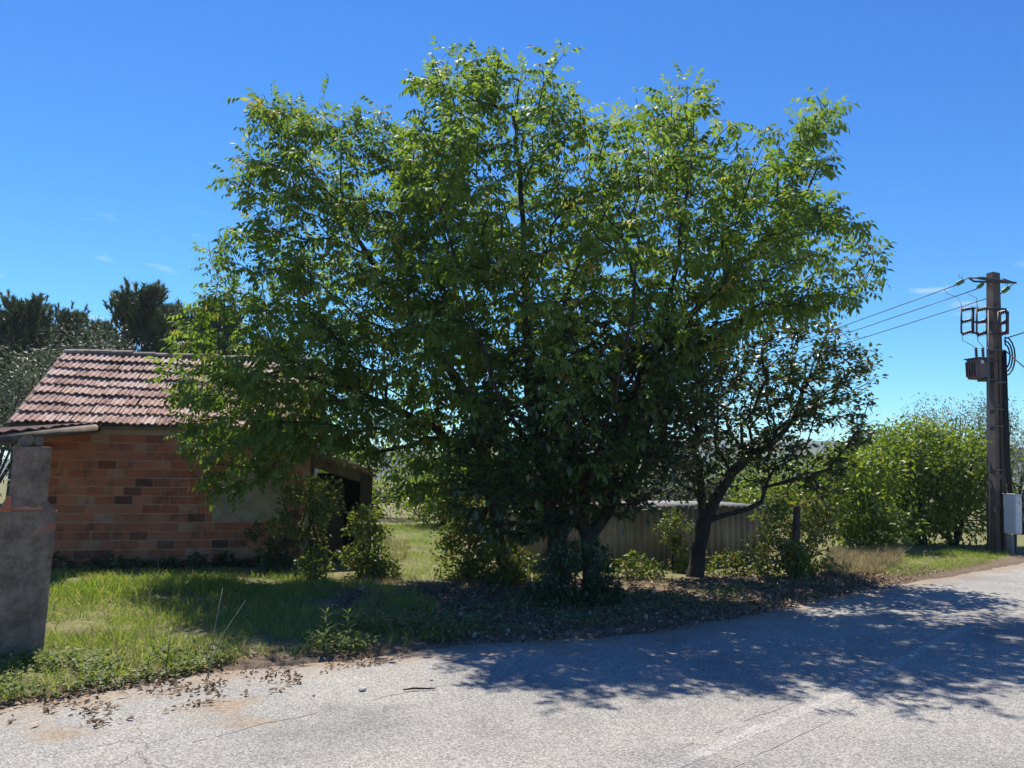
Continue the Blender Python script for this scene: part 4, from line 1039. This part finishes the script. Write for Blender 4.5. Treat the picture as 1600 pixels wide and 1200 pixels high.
# ivy and brambles on the annex
b = at_y(500, 905, 11.9)
bush('bramble_vine', 'pale-leaved bramble column climbing the annex doorway', gz(b), [px_lump(b, 492, 860, 11.9, 26, 60, .3), px_lump(b, 500, 785, 11.8, 30, 45, .3), px_lump(b, 445, 822, 11.7, 30, 12, .2), px_lump(b, 470, 770, 12, 30, 22, .25)], M['bramble'], T_mid, 2300, 5, 'brambles by the annex', 'bramble', clump=.10, stem_r=.012)
b = at_y(440, 905, 12.6)
bush('wall_ivy', 'dark ivy creeping over the right end of the brick wall', gz(b), [px_lump(b, 435, 880, 12.75, 30, 36, .14), px_lump(b, 452, 810, 12.95, 24, 50, .12), px_lump(b, 400, 840, 12.8, 34, 20, .10)], M['darkleaf'], T_small, 1900, 4, None, 'ivy', clump=.08, stem_r=.008)
wp = [H0[:2]+Uv[:2]*u-Vv[:2]*(.30+.08*math.sin(u*5)) for u in np.arange(.35, LW-.2, .33)]
b = np.array([*wp[len(wp)//2], 0])
bush('shade_nettle_row', 'nettles and weeds at the brick wall foot, dark leaves deepening its shade', gz(b), [((q[0]-b[0], q[1]-b[1], .10+.05*math.sin(i*2.3)), (.24, .16, .15+.07*math.sin(i*1.7))) for i, q in enumerate(wp)], M['darkleaf'], T_mid, 3600, 6, None, 'weeds', clump=.09, stem_r=.006)  # weeds in a dark leaf colour, added to thicken the wall-foot shade band
b = at_y(578, 908, 12.3)
bush('bramble_bush', 'yellowish bramble bush right of the annex pier by the lawn', gz(b), [px_lump(b, 575, 862, 12.3, 34, 48, .45), px_lump(b, 568, 812, 12.4, 24, 30, .35), px_lump(b, 610, 895, 12.2, 24, 18, .3)], M['bramble'], T_mid, 2300, 5, 'brambles by the annex', 'bramble', clump=.10, stem_r=.012)
b = at_y(728, 905, 12.4)
bush('bramble_bush', 'rounded bramble bush between the lawn gap and the walnut trunks', gz(b), [px_lump(b, 726, 868, 12.4, 42, 50, .5), px_lump(b, 740, 800, 12.5, 45, 42, .5), px_lump(b, 785, 872, 11.6, 36, 46, .35), px_lump(b, 752, 850, 12.0, 30, 50, .35)], M['bramble'], T_mid, 4600, 6, None, 'bramble', clump=.11, stem_r=.012)
b = at_y(905, 938, 9.85)
bush('ivy_clump', 'dark ivy clump hugging the foot of the twin walnut stems', gz(b), [px_lump(b, 880, 895, 9.75, 36, 52, .24), px_lump(b, 928, 890, 9.75, 34, 56, .24), px_lump(b, 850, 928, 9.6, 38, 20, .22), px_lump(b, 955, 930, 9.7, 26, 18, .2)], M['darkleaf'], T_small, 4200, 3, None, 'ivy', clump=.07, stem_r=.01)
b = at_y(1232, 905, 12.6)
bush('roadside_shrub', 'leafy shrub round an old post at the shed corner', gz(b), [px_lump(b, 1210, 868, 12.5, 34, 40, .4), px_lump(b, 1244, 872, 12.25, 22, 34, .2), px_lump(b, 1262, 850, 12.8, 32, 50, .4), px_lump(b, 1215, 815, 12.9, 32, 30, .35), px_lump(b, 1280, 800, 13.1, 36, 34, .4)], M['bramble'], T_mid, 4400, 6, None, 'shrub', clump=.11, stem_r=.014)
post = MB().tube([gz(b+[.05, -.1, 0]), tuple(np.array(gz(b+[.07, -.1, 0]))+[.03, .0, .6]), tuple(np.array(gz(b+[.09, -.1, 0]))+[.06, 0, 1.2])], [.07, .065, .055], n=9).build('old_post', M['pinebark']); tag(post, 'weathered wooden post standing inside the shrub at the shed corner', 'post')
b = at_y(1045, 880, 13.3)
bush('ivy_patch', 'ivy hanging over the top of the corrugated shed wall', gz(b), [px_lump(b, 1055, 825, 13.6, 28, 26, .25), px_lump(b, 1068, 868, 13.4, 22, 30, .2)], M['bramble'], T_small, 1500, 3, None, 'ivy', clump=.09, stem_r=.01)
for i, (px_, py_, yy, lb) in enumerate([(990, 905, 12.2, 'low dark weeds at the foot of the shed wall beside the twin stems'), (1150, 900, 12.9, 'low dark weeds at the foot of the shed wall below the crooked limb'), (830, 905, 11.6, 'low weeds left of the twin stems')]):
    b = at_y(px_, py_, yy); bush('weed_clump', lb, gz(b), [px_lump(b, px_, py_-14, yy, 48, 20, .35)], M['bramble'], T_mid, 700, 3, None, 'weeds', clump=.10, stem_r=.006)

# right-hand shrubs beside the pole
for (lb, px_, yy, lumps, mt, n) in [
    ('bright green shrub tree nearest the meter box pole', 1500, 18.8, [(1490, 732, 18.8, 52, 58, 1.3), (1515, 790, 18.6, 42, 50, 1.0), (1462, 780, 18.9, 50, 60, 1.1), (1530, 730, 18.9, 30, 60, .9)], 'bright', 6400),
    ('tall bright green shrub tree between the dry grass and the pole', 1436, 19.4, [(1420, 718, 19.4, 62, 56, 1.4), (1400, 780, 19.2, 58, 60, 1.2), (1445, 690, 19.6, 50, 28, .9), (1372, 720, 19.5, 45, 55, 1.0)], 'bright', 7200),
    ('low bright green shrub behind the dry grass patch', 1345, 17.6, [(1335, 800, 17.6, 52, 50, 1.1), (1370, 830, 17.2, 42, 34, .8), (1310, 745, 17.9, 45, 40, .9), (1360, 740, 18, 45, 50, 1.0)], 'bright', 6000)]:
    b = at_y(px_, 868, yy)
    bush('shrub_tree', lb, gz(b), [px_lump(b, *q) for q in lumps], M[mt], simple_t(.14, .065), n, 4, 'bright shrubs by the pole', 'shrub', clump=.19, stem_r=.055)
for (lb, px_, yy, lumps) in [
    ('grey-green olive tree rising over the bright shrubs', 1480, 27, [(1470, 655, 27, 48, 26, 1.2), (1440, 690, 27, 60, 40, 1.5), (1510, 700, 27, 50, 40, 1.3)]),
    ('grey-green olive tree just behind the electricity pole', 1555, 28, [(1555, 650, 28, 30, 26, 1.0), (1560, 700, 28, 36, 40, 1.2)]),
    ('grey-green olive bush beyond the meter box', 1600, 23, [(1605, 760, 23, 32, 55, 1.3), (1640, 740, 23, 50, 60, 1.3)]),
    ('grey olive tree beside the outbuilding gable', 18, 19, [(20, 590, 19, 52, 45, 1.2), (-20, 680, 18.5, 70, 70, 1.5), (45, 620, 19.5, 30, 40, 1.0)]),
    ('grey olive tree peeping over the outbuilding ridge', 150, 24, [(150, 545, 24, 55, 40, 1.3), (110, 600, 24, 70, 60, 1.5)])]:
    b = at_y(px_, 800, yy)
    bush('olive_tree', lb, gz(b), [px_lump(b, *q) for q in lumps], M['olive'], T_oliv, 5200, 3, 'olive trees around the plot', 'tree', clump=.26, stem_r=.07, stem_name='trunk', foliage='crown', scale=(.9, 1.5))
# trees and bushes across the field behind the shed and lawn
spots = [(420, 27, 75, 620, 'bright', 'pale'), (520, 24, 60, 690, 'bright', 'low'), (600, 30, 80, 640, 'olive', 'grey'), (690, 25, 62, 715, 'bright', 'yellowish'), (770, 32, 80, 650, 'bright', 'broad'), (860, 28, 75, 690, 'olive', 'grey'), (960, 31, 80, 690, 'bright', 'dense'), (1060, 27, 70, 715, 'olive', 'low'), (1150, 30, 80, 700, 'bright', 'sunny'), (1245, 26, 75, 715, 'bright', 'round'), (1330, 33, 80, 690, 'olive', 'silvery')]
beh = ['the outbuilding annex', 'the bramble column', 'the lawn gap left side', 'the lawn gap right side', 'the left walnut trunk', 'the twin stems', 'the shed roof left end', 'the shed roof middle', 'the crooked limb', 'the shed corner shrub', 'the low bright shrub']
for i, (px_, yy, rpx, topy, mt, adj) in enumerate(spots):
    b = at_y(px_, 800, yy); zc_ = (topy+810)/2; ry_ = (810-topy)/2
    L3 = [px_lump(b, px_, zc_, yy, rpx*.8, ry_, 1.5), px_lump(b, px_-rpx*.5, zc_+ry_*.35, yy+.5, rpx*.6, ry_*.65, 1.2), px_lump(b, px_+rpx*.5, zc_+ry_*.25, yy-.3, rpx*.6, ry_*.7, 1.2)]
    bush('field_tree', '%s %s tree across the field behind %s' % (adj, 'olive' if mt == 'olive' else 'green', beh[i]), gz(b), L3, M[mt], T_ofar if mt == 'olive' else T_far, 3600, 2, 'trees across the field', 'tree', clump=.33, stem_r=.09, stem_name='trunk', foliage='crown')

# pines behind the outbuilding
def needle_tuft(seed, n=30, L=.36, W=.026):
    g = np.random.default_rng(seed); parts = []
    for i in range(n):
        t = g.uniform(0, 1); a = g.uniform(0, 2*math.pi); el = R(g.uniform(20, 75)); l_ = L*g.uniform(.5, .8)
        d = np.array([math.cos(el)*math.cos(a), math.cos(el)*math.sin(a), math.sin(el)]); s = norm(np.cross(d, [.2, .3, .9])+1e-6)*W
        o = np.array([0, 0, t*L*.9]); parts.append((np.array([o-s, o+s, o+d*l_]), np.array([[0, 1, 2]])))
    return join_t(parts)
TUFT = [needle_tuft(i) for i in range(3)]
def pine(label, px, topy, y, wpx, n=520):
    top = at_y(px, topy, y); b = np.array([top[0], top[1], 0]); H = top[2]
    root = empty('pine_tree', b, label, 'tree', 'pines behind the outbuilding')
    lx = rng.normal()*.2
    ax = lambda t: np.array([lx*math.sin(t*3), .1*math.sin(t*5), H*t])
    mb = MB().tube([ax(t) - ([0, 0, .2] if t == 0 else [0, 0, 0]) for t in np.linspace(0, .985, 9)], [.17*(1-t)+.02 for t in np.linspace(0, .985, 9)], n=8)
    P, Z = [], []; wr = wpx*y/FPX*1.3
    nb = 46
    for i in range(nb):
        t = .28+.70*(i+rng.uniform())/nb; a = rng.uniform(0, 2*math.pi); L = wr*(1.05-t)**.55*1.25*rng.uniform(.55, 1.1)
        o = ax(t); d = np.array([math.cos(a), math.sin(a), .35+.5*t])
        end = o+d*L; bend = o+d*L*.5-np.array([0, 0, .12*L])
        mb.tube([o, bend, end], [.04*(1.1-t)+.012, .02, .008], n=4, cap=False)
        m_ = max(4, int(n/nb*2.4*(.5+L)))
        for k in range(m_):
            s = rng.uniform(.25, 1.03); p = (1-s)**2*o+2*s*(1-s)*bend+s*s*end+rng.normal(size=3)*np.array([.24, .24, .16])
            P.append(p); Z.append(norm(d*.35+np.array([0, 0, 1.0])+rng.normal(size=3)*.30))
    for k in range(12):
        P.append(ax(.93+.07*rng.uniform())+rng.normal(size=3)*.12); Z.append(norm(np.array([0, 0, 1.0])+rng.normal(size=3)*.25))
    P, Z = np.array(P), np.array(Z)
    mb.build('trunk', M['pinebark'], root)
    X = norm(np.cross(Z, rdir(len(Z)))); Y = np.cross(Z, X); A = np.stack([X, Y, Z], 2)
    scatter('crown', TUFT, P, A, rng.uniform(.8, 1.35, len(P)), rng.uniform(0, .999, len(P)), M['needle'], root)
pines = [(-25, 478, 36, 60, 'pine tree at the end of the row beside the gable'), (42, 458, 37, 55, 'pointed pine tree over the left end of the roof'), (104, 474, 40, 42, 'thin pine tree with gaps showing sky'), (150, 490, 41, 40, 'small pine tree between two taller ones'), (222, 441, 36, 72, 'biggest dense pine tree over the middle of the roof'), (290, 478, 39, 50, 'pine tree half hidden by the left walnut edge'), (345, 470, 38, 55, 'pine tree behind the left walnut foliage'), (430, 520, 41, 60, 'short pine tree behind the walnut boughs'), (70, 505, 43, 55, 'low pine tree filling the gap in the row')]
for px_, ty, yy, wp, lb in pines: pine(lb, px_, ty+26, yy, wp*1.12)

# ================================================================== GRASS, WEEDS, LITTER
def blade(h=1.0, w=.02, bend=.35):
    V = np.array([[-w, 0, 0], [w, 0, 0], [-w*.8, bend*.25*h, .55*h], [w*.8, bend*.25*h, .55*h], [0, bend*h, .93*h]]); F = np.array([[0, 1, 3], [0, 3, 2], [2, 3, 4]])
    return V, F
BL3 = [blade(1, .022, .3), blade(1, .018, .6), blade(.9, .03, .9)]
def px_area(poly, n):
    """n random ground points inside a picture polygon, even on the ground"""
    W = np.array([at_z(*p)[:2] for p in poly]); lo, hi = W.min(0), W.max(0); out = []
    while sum(map(len, out)) < n:
        q = rng.uniform(lo, hi, size=(n*3, 2)); out.append(q[in_poly(q, W)])
    return np.vstack(out)[:n]
def patchy(q, s=1.2, lo=-.15):
    v = np.array([mnoise.noise((x*s, y*s, 11))+.5*mnoise.noise((x*s*3, y*s*3, 17)) for x, y in q]); return v
def grass(name, label, polys, hgt, mat, thr=-.5, tint_lo=0., tint_hi=.999):
    Q = []
    for poly, n, hs in polys:
        q = px_area(poly, n); v = patchy(q); k = (v > thr) & (edge_dist(q) < -.03); Q.append(np.column_stack([q[k], np.full(k.sum(), hs)*(1+.55*np.clip(v[k], -.6, .8))]))
    Q = np.vstack(Q); n = len(Q); z = ground_z(Q[:, :2])-.01
    P = np.column_stack([Q[:, :2], z]); az = rng.uniform(0, 2*math.pi, n); tl = rng.normal(size=(n, 2))*.5
    Z = norm(np.column_stack([tl, np.ones(n)])); X = norm(np.cross(np.column_stack([np.cos(az), np.sin(az), np.zeros(n)]), Z)); Y = np.cross(Z, X); A = np.stack([X, Y, Z], 2)
    S = Q[:, 2]*rng.uniform(.5, 1.3, n)
    # slender blades: width shrinks against height for tall ones
    o = scatter(name, BL3, P, A, S, rng.uniform(tint_lo, tint_hi, n), mat); return tag(o, label, 'grass', kind='stuff')
verge = [(70, 908), (300, 912), (470, 905), (600, 925), (690, 955), (640, 1012), (540, 1024), (300, 1050), (0, 1104), (-40, 1100), (-40, 1060), (60, 1040)]
grass('verge_grass', 'patchy long grass on the verge before the outbuilding', [(verge, 30000, .115), ([(70, 922), (470, 915), (470, 940), (70, 950)], 3500, .17), ([(20, 896), (500, 896), (500, 915), (20, 915)], 2500, .10)], .1, M['grass'], thr=-.22)
grass('lawn_grass', 'sunlit lawn seen through the gap between brambles', [([(560, 912), (590, 822), (710, 822), (740, 912)], 16000, .10)], .1, M['grass'], tint_lo=.3)
grass('shade_grass', 'sparse dark grass under the walnut trees', [([(560, 925), (760, 915), (1000, 915), (1250, 905), (1300, 925), (1100, 968), (860, 992), (640, 1012)], 5000, .08)], .1, M['grass'], thr=.05)
grass('roadside_grass', 'short green grass along the road before the pole', [([(1380, 905), (1370, 880), (1480, 866), (1590, 862), (1590, 868), (1540, 884), (1450, 900)], 9000, .09)], .1, M['grass'])
grass('dry_grass', 'tan dry grass patch at the foot of the bright shrubs', [([(1290, 905), (1300, 868), (1400, 862), (1410, 885), (1370, 905)], 7000, .20), ([(1200, 912), (1420, 890), (1560, 880), (1450, 905), (1250, 925)], 3500, .07)], .1, M['drygrass'], thr=-.8)
grass('straw_grass', 'dry straw blades mixed through the verge', [(verge, 6000, .12), ([(590, 912), (640, 880), (640, 850), (600, 840)], 1500, .14), ([(480, 930), (640, 905), (700, 925), (560, 960)], 2500, .09)], .1, M['drygrass'], thr=-.3)
# broad-leaved weeds along the near edge
def weeds(name, label, poly, n, sc_, hz=.10):
    q = px_area(poly, n); v = patchy(q, 2.2); q = q[v > -.15]; q = q[edge_dist(q) < .02]; n = len(q)
    z = ground_z(q)+rng.uniform(0, hz, n); X = norm(rng.normal(size=(n, 3))*np.array([1, 1, .35])+[0, 0, .25])
    up = norm(np.array([0, 0, 1.0])+rng.normal(size=(n, 3))*.3)
    o = scatter(name, simple_t(.06, .035, .2, .2), np.column_stack([q, z]), frames(X, up), rng.uniform(.6, 1.2, n)*sc_, rng.uniform(0, .999, n), M['weed']); return tag(o, label, 'weeds', kind='stuff')
weeds('edge_weeds', 'low broad-leaved weeds along the road edge by the pillar', [(-30, 1108), (-30, 1050), (90, 1040), (260, 1030), (400, 1030), (300, 1058), (150, 1086)], 4600, .85)
weeds('verge_weeds', 'green weeds at the road edge before the walnut shade', [(460, 1030), (520, 985), (640, 985), (760, 985), (720, 1005), (640, 1018), (540, 1028)], 4000, .8, .14)
weeds('shade_weeds', 'scattered low weeds under the trees', [(640, 1012), (700, 960), (860, 945), (1000, 940), (1180, 925), (1100, 970), (860, 992)], 4500, .7, .08)
def litter(name, label, poly, n, sc_=1.0, rmax=.35, thr=-.3):
    q = px_area(poly, n); v = patchy(q, 2.6); e = edge_dist(q); q = q[(v > thr) & (e < rmax)]; e = edge_dist(q); n = len(q)
    z = np.where(e > 0, .016, ground_z(q))+rng.uniform(.004, .022, n); X = norm(rng.normal(size=(n, 3))*np.array([1, 1, .25])); up = norm(np.array([0, 0, 1.0])+rng.normal(size=(n, 3))*.45)
    o = scatter(name, [leaflet(.085, .042, .5, .9), leaflet(.07, .045, -.5, .7), leaflet(.06, .03, .2, 1.4)], np.column_stack([q, z]), frames(X, up), rng.uniform(.45, 1.15, n)*sc_, rng.uniform(0, .999, n), M['litter']); return tag(o, label, 'litter', kind='stuff')
litter('leaf_litter', 'brown fallen leaves on the bare soil along the road edge', [(0, 1135), (0, 1095), (300, 1040), (540, 1015), (640, 1005), (640, 1032), (480, 1060), (420, 1130), (300, 1150)], 1700, .7, .9, -.05)
litter('shade_litter', 'brown fallen leaves under the walnut trees', [(480, 985), (560, 930), (760, 915), (1000, 915), (1240, 905), (1400, 905), (1300, 935), (1080, 985), (860, 1005), (640, 1012)], 7500, .9, .5, -.6)
litter('roadside_litter', 'dry leaves and debris beside the road near the shrub', [(1180, 950), (1200, 915), (1420, 890), (1480, 895), (1400, 915), (1250, 950)], 1500, .8, .4, -.6)
# single things on the ground
p = at_z(655, 1078, .02)
o = MB().tube([(-.12, -.015, 0), (-.04, .0, .008), (.05, .009, .004), (.12, .022, .0)], [.006, .008, .007, .004], n=6).build('fallen_stick', M['bark']); o.location = (p[0], p[1], .024); tag(o, 'short dark stick lying on the sunny asphalt', 'stick')
def stone(px, py, r_, lb):
    p = at_z(px, py, .015); bm = bmesh.new(); bmesh.ops.create_icosphere(bm, subdivisions=2, radius=r_)
    for v in bm.verts: v.co *= 1+.35*mnoise.noise(v.co*(1.6/r_)+Vector((px, py, 0))); v.co.z *= .6
    me = bpy.data.meshes.new('stone'); bm.to_mesh(me); bm.free(); o = obj('stone', me, M['stone']); o.location = (p[0], p[1], .016+r_*.35); tag(o, lb, 'stone')
stone(566, 1079, .028, 'pale pebble lying alone on the asphalt left of the stick')
stone(674, 1063, .014, 'small dark pebble on the asphalt above the stick')
stone(490, 1087, .014, 'small dark pebble in the driveway apron left of the pale one')
def big_leaf(px, py, L, lb, az):
    p = at_z(px, py, .02); V, F = leaflet(L*.75, L*.36, .25, .55); V = V.copy(); V[:, 2] += .018
    me = mesh_np('dead_leaf', V, F, np.full(len(V), .9)); o = obj('dead_leaf', me, M['litter']); o.location = (p[0], p[1], .02); o.rotation_euler = (rng.normal()*.2, rng.normal()*.2, az); tag(o, lb, 'leaf')
big_leaf(182, 1088, .12, 'curled pale dead leaf at the road edge below the tall weed', .3)
big_leaf(46, 1136, .10, 'pale dead leaf lying on the gritty asphalt below the pillar', 1.2)
big_leaf(10, 1100, .13, 'large tan dead leaf under the weeds at the pillar foot', 2.4)
def lance_weed(px, py, h, lb):
    p = at_z(px, py, 0); root = empty('tall_weed', (p[0], p[1], 0), lb, 'weed')
    MB().tube([(0, 0, -.03), (.01, 0, h*.5), (.02, .01, h)], [.006, .005, .003], n=5).build('stem', M['weed'], root)
    V, F = leaflet(.15, .032, .35, .5); me = mesh_np('leaf', V, F, np.full(len(V), .3)); me.materials.append(M['weed'])
    for i in range(11):
        o = bpy.data.objects.new('leaf', me); link(o, root); t = .25+.75*i/10; o.location = (.02*t, 0, h*t); o.rotation_euler = (0, R(-35-25*t), i*2.4); o.scale = (1.15-.5*t,)*3
lance_weed(258, 1056, .34, 'tall lance-leaved weed at the road edge')
lance_weed(228, 1060, .20, 'shorter lance-leaved weed beside the tall one')
lance_weed(505, 1020, .36, 'upright narrow-leaved weed in the verge shade')
lance_weed(540, 1014, .33, 'upright narrow-leaved weed nearer the walnut shade')
def stalk(px, py, h, dx, lb):
    p = at_z(px, py, 0); o = MB().tube([(0, 0, -.03), (dx*.4, .02, h*.55), (dx, .05, h)], [.005, .004, .002], n=4).build('dry_stalk', M['twig']); o.location = (p[0], p[1], 0); tag(o, lb, 'stalk')
stalk(318, 1066, .62, .28, 'long bent dry stalk leaning over the verge')
stalk(325, 1060, .70, .06, 'long upright dry stalk at the dirt edge')
stalk(92, 935, .34, .05, 'short dry stalk beside the pillar before the dark wall')
stalk(245, 905, .62, .01, 'upright dry stalk standing against the brick wall')
p = at_z(1394, 868, 0); o = MB().tube([(0, 0, -.1), (0, 0, .62), (.005, 0, .66)], [.03, .03, .022], n=8).build('marker_post', M['redsheet']); o.location = (p[0], p[1], 0); tag(o, 'thin reddish marker stake before the bright shrubs', 'stake')

# ================================================================== AIR: thin haze that greys the far ridge
hz_b = MB().box((150, 700, 44), (3600, 1900, 92)).build('haze', None)
hm = bpy.data.materials.new('haze_air'); hn, hl = nodes(hm); hn.remove(hn['Principled BSDF'])
pv = hn.new('ShaderNodeVolumePrincipled'); pv.inputs['Color'].default_value = (.80, .88, 1.0, 1); pv.inputs['Density'].default_value = .00035; pv.inputs['Anisotropy'].default_value = .2
hl.new(pv.outputs[0], hn['Material Output'].inputs['Volume']); hz_b.data.materials.append(hm)
tag(hz_b, 'thin summer haze over the fields and the far ridge', 'haze', kind='stuff')
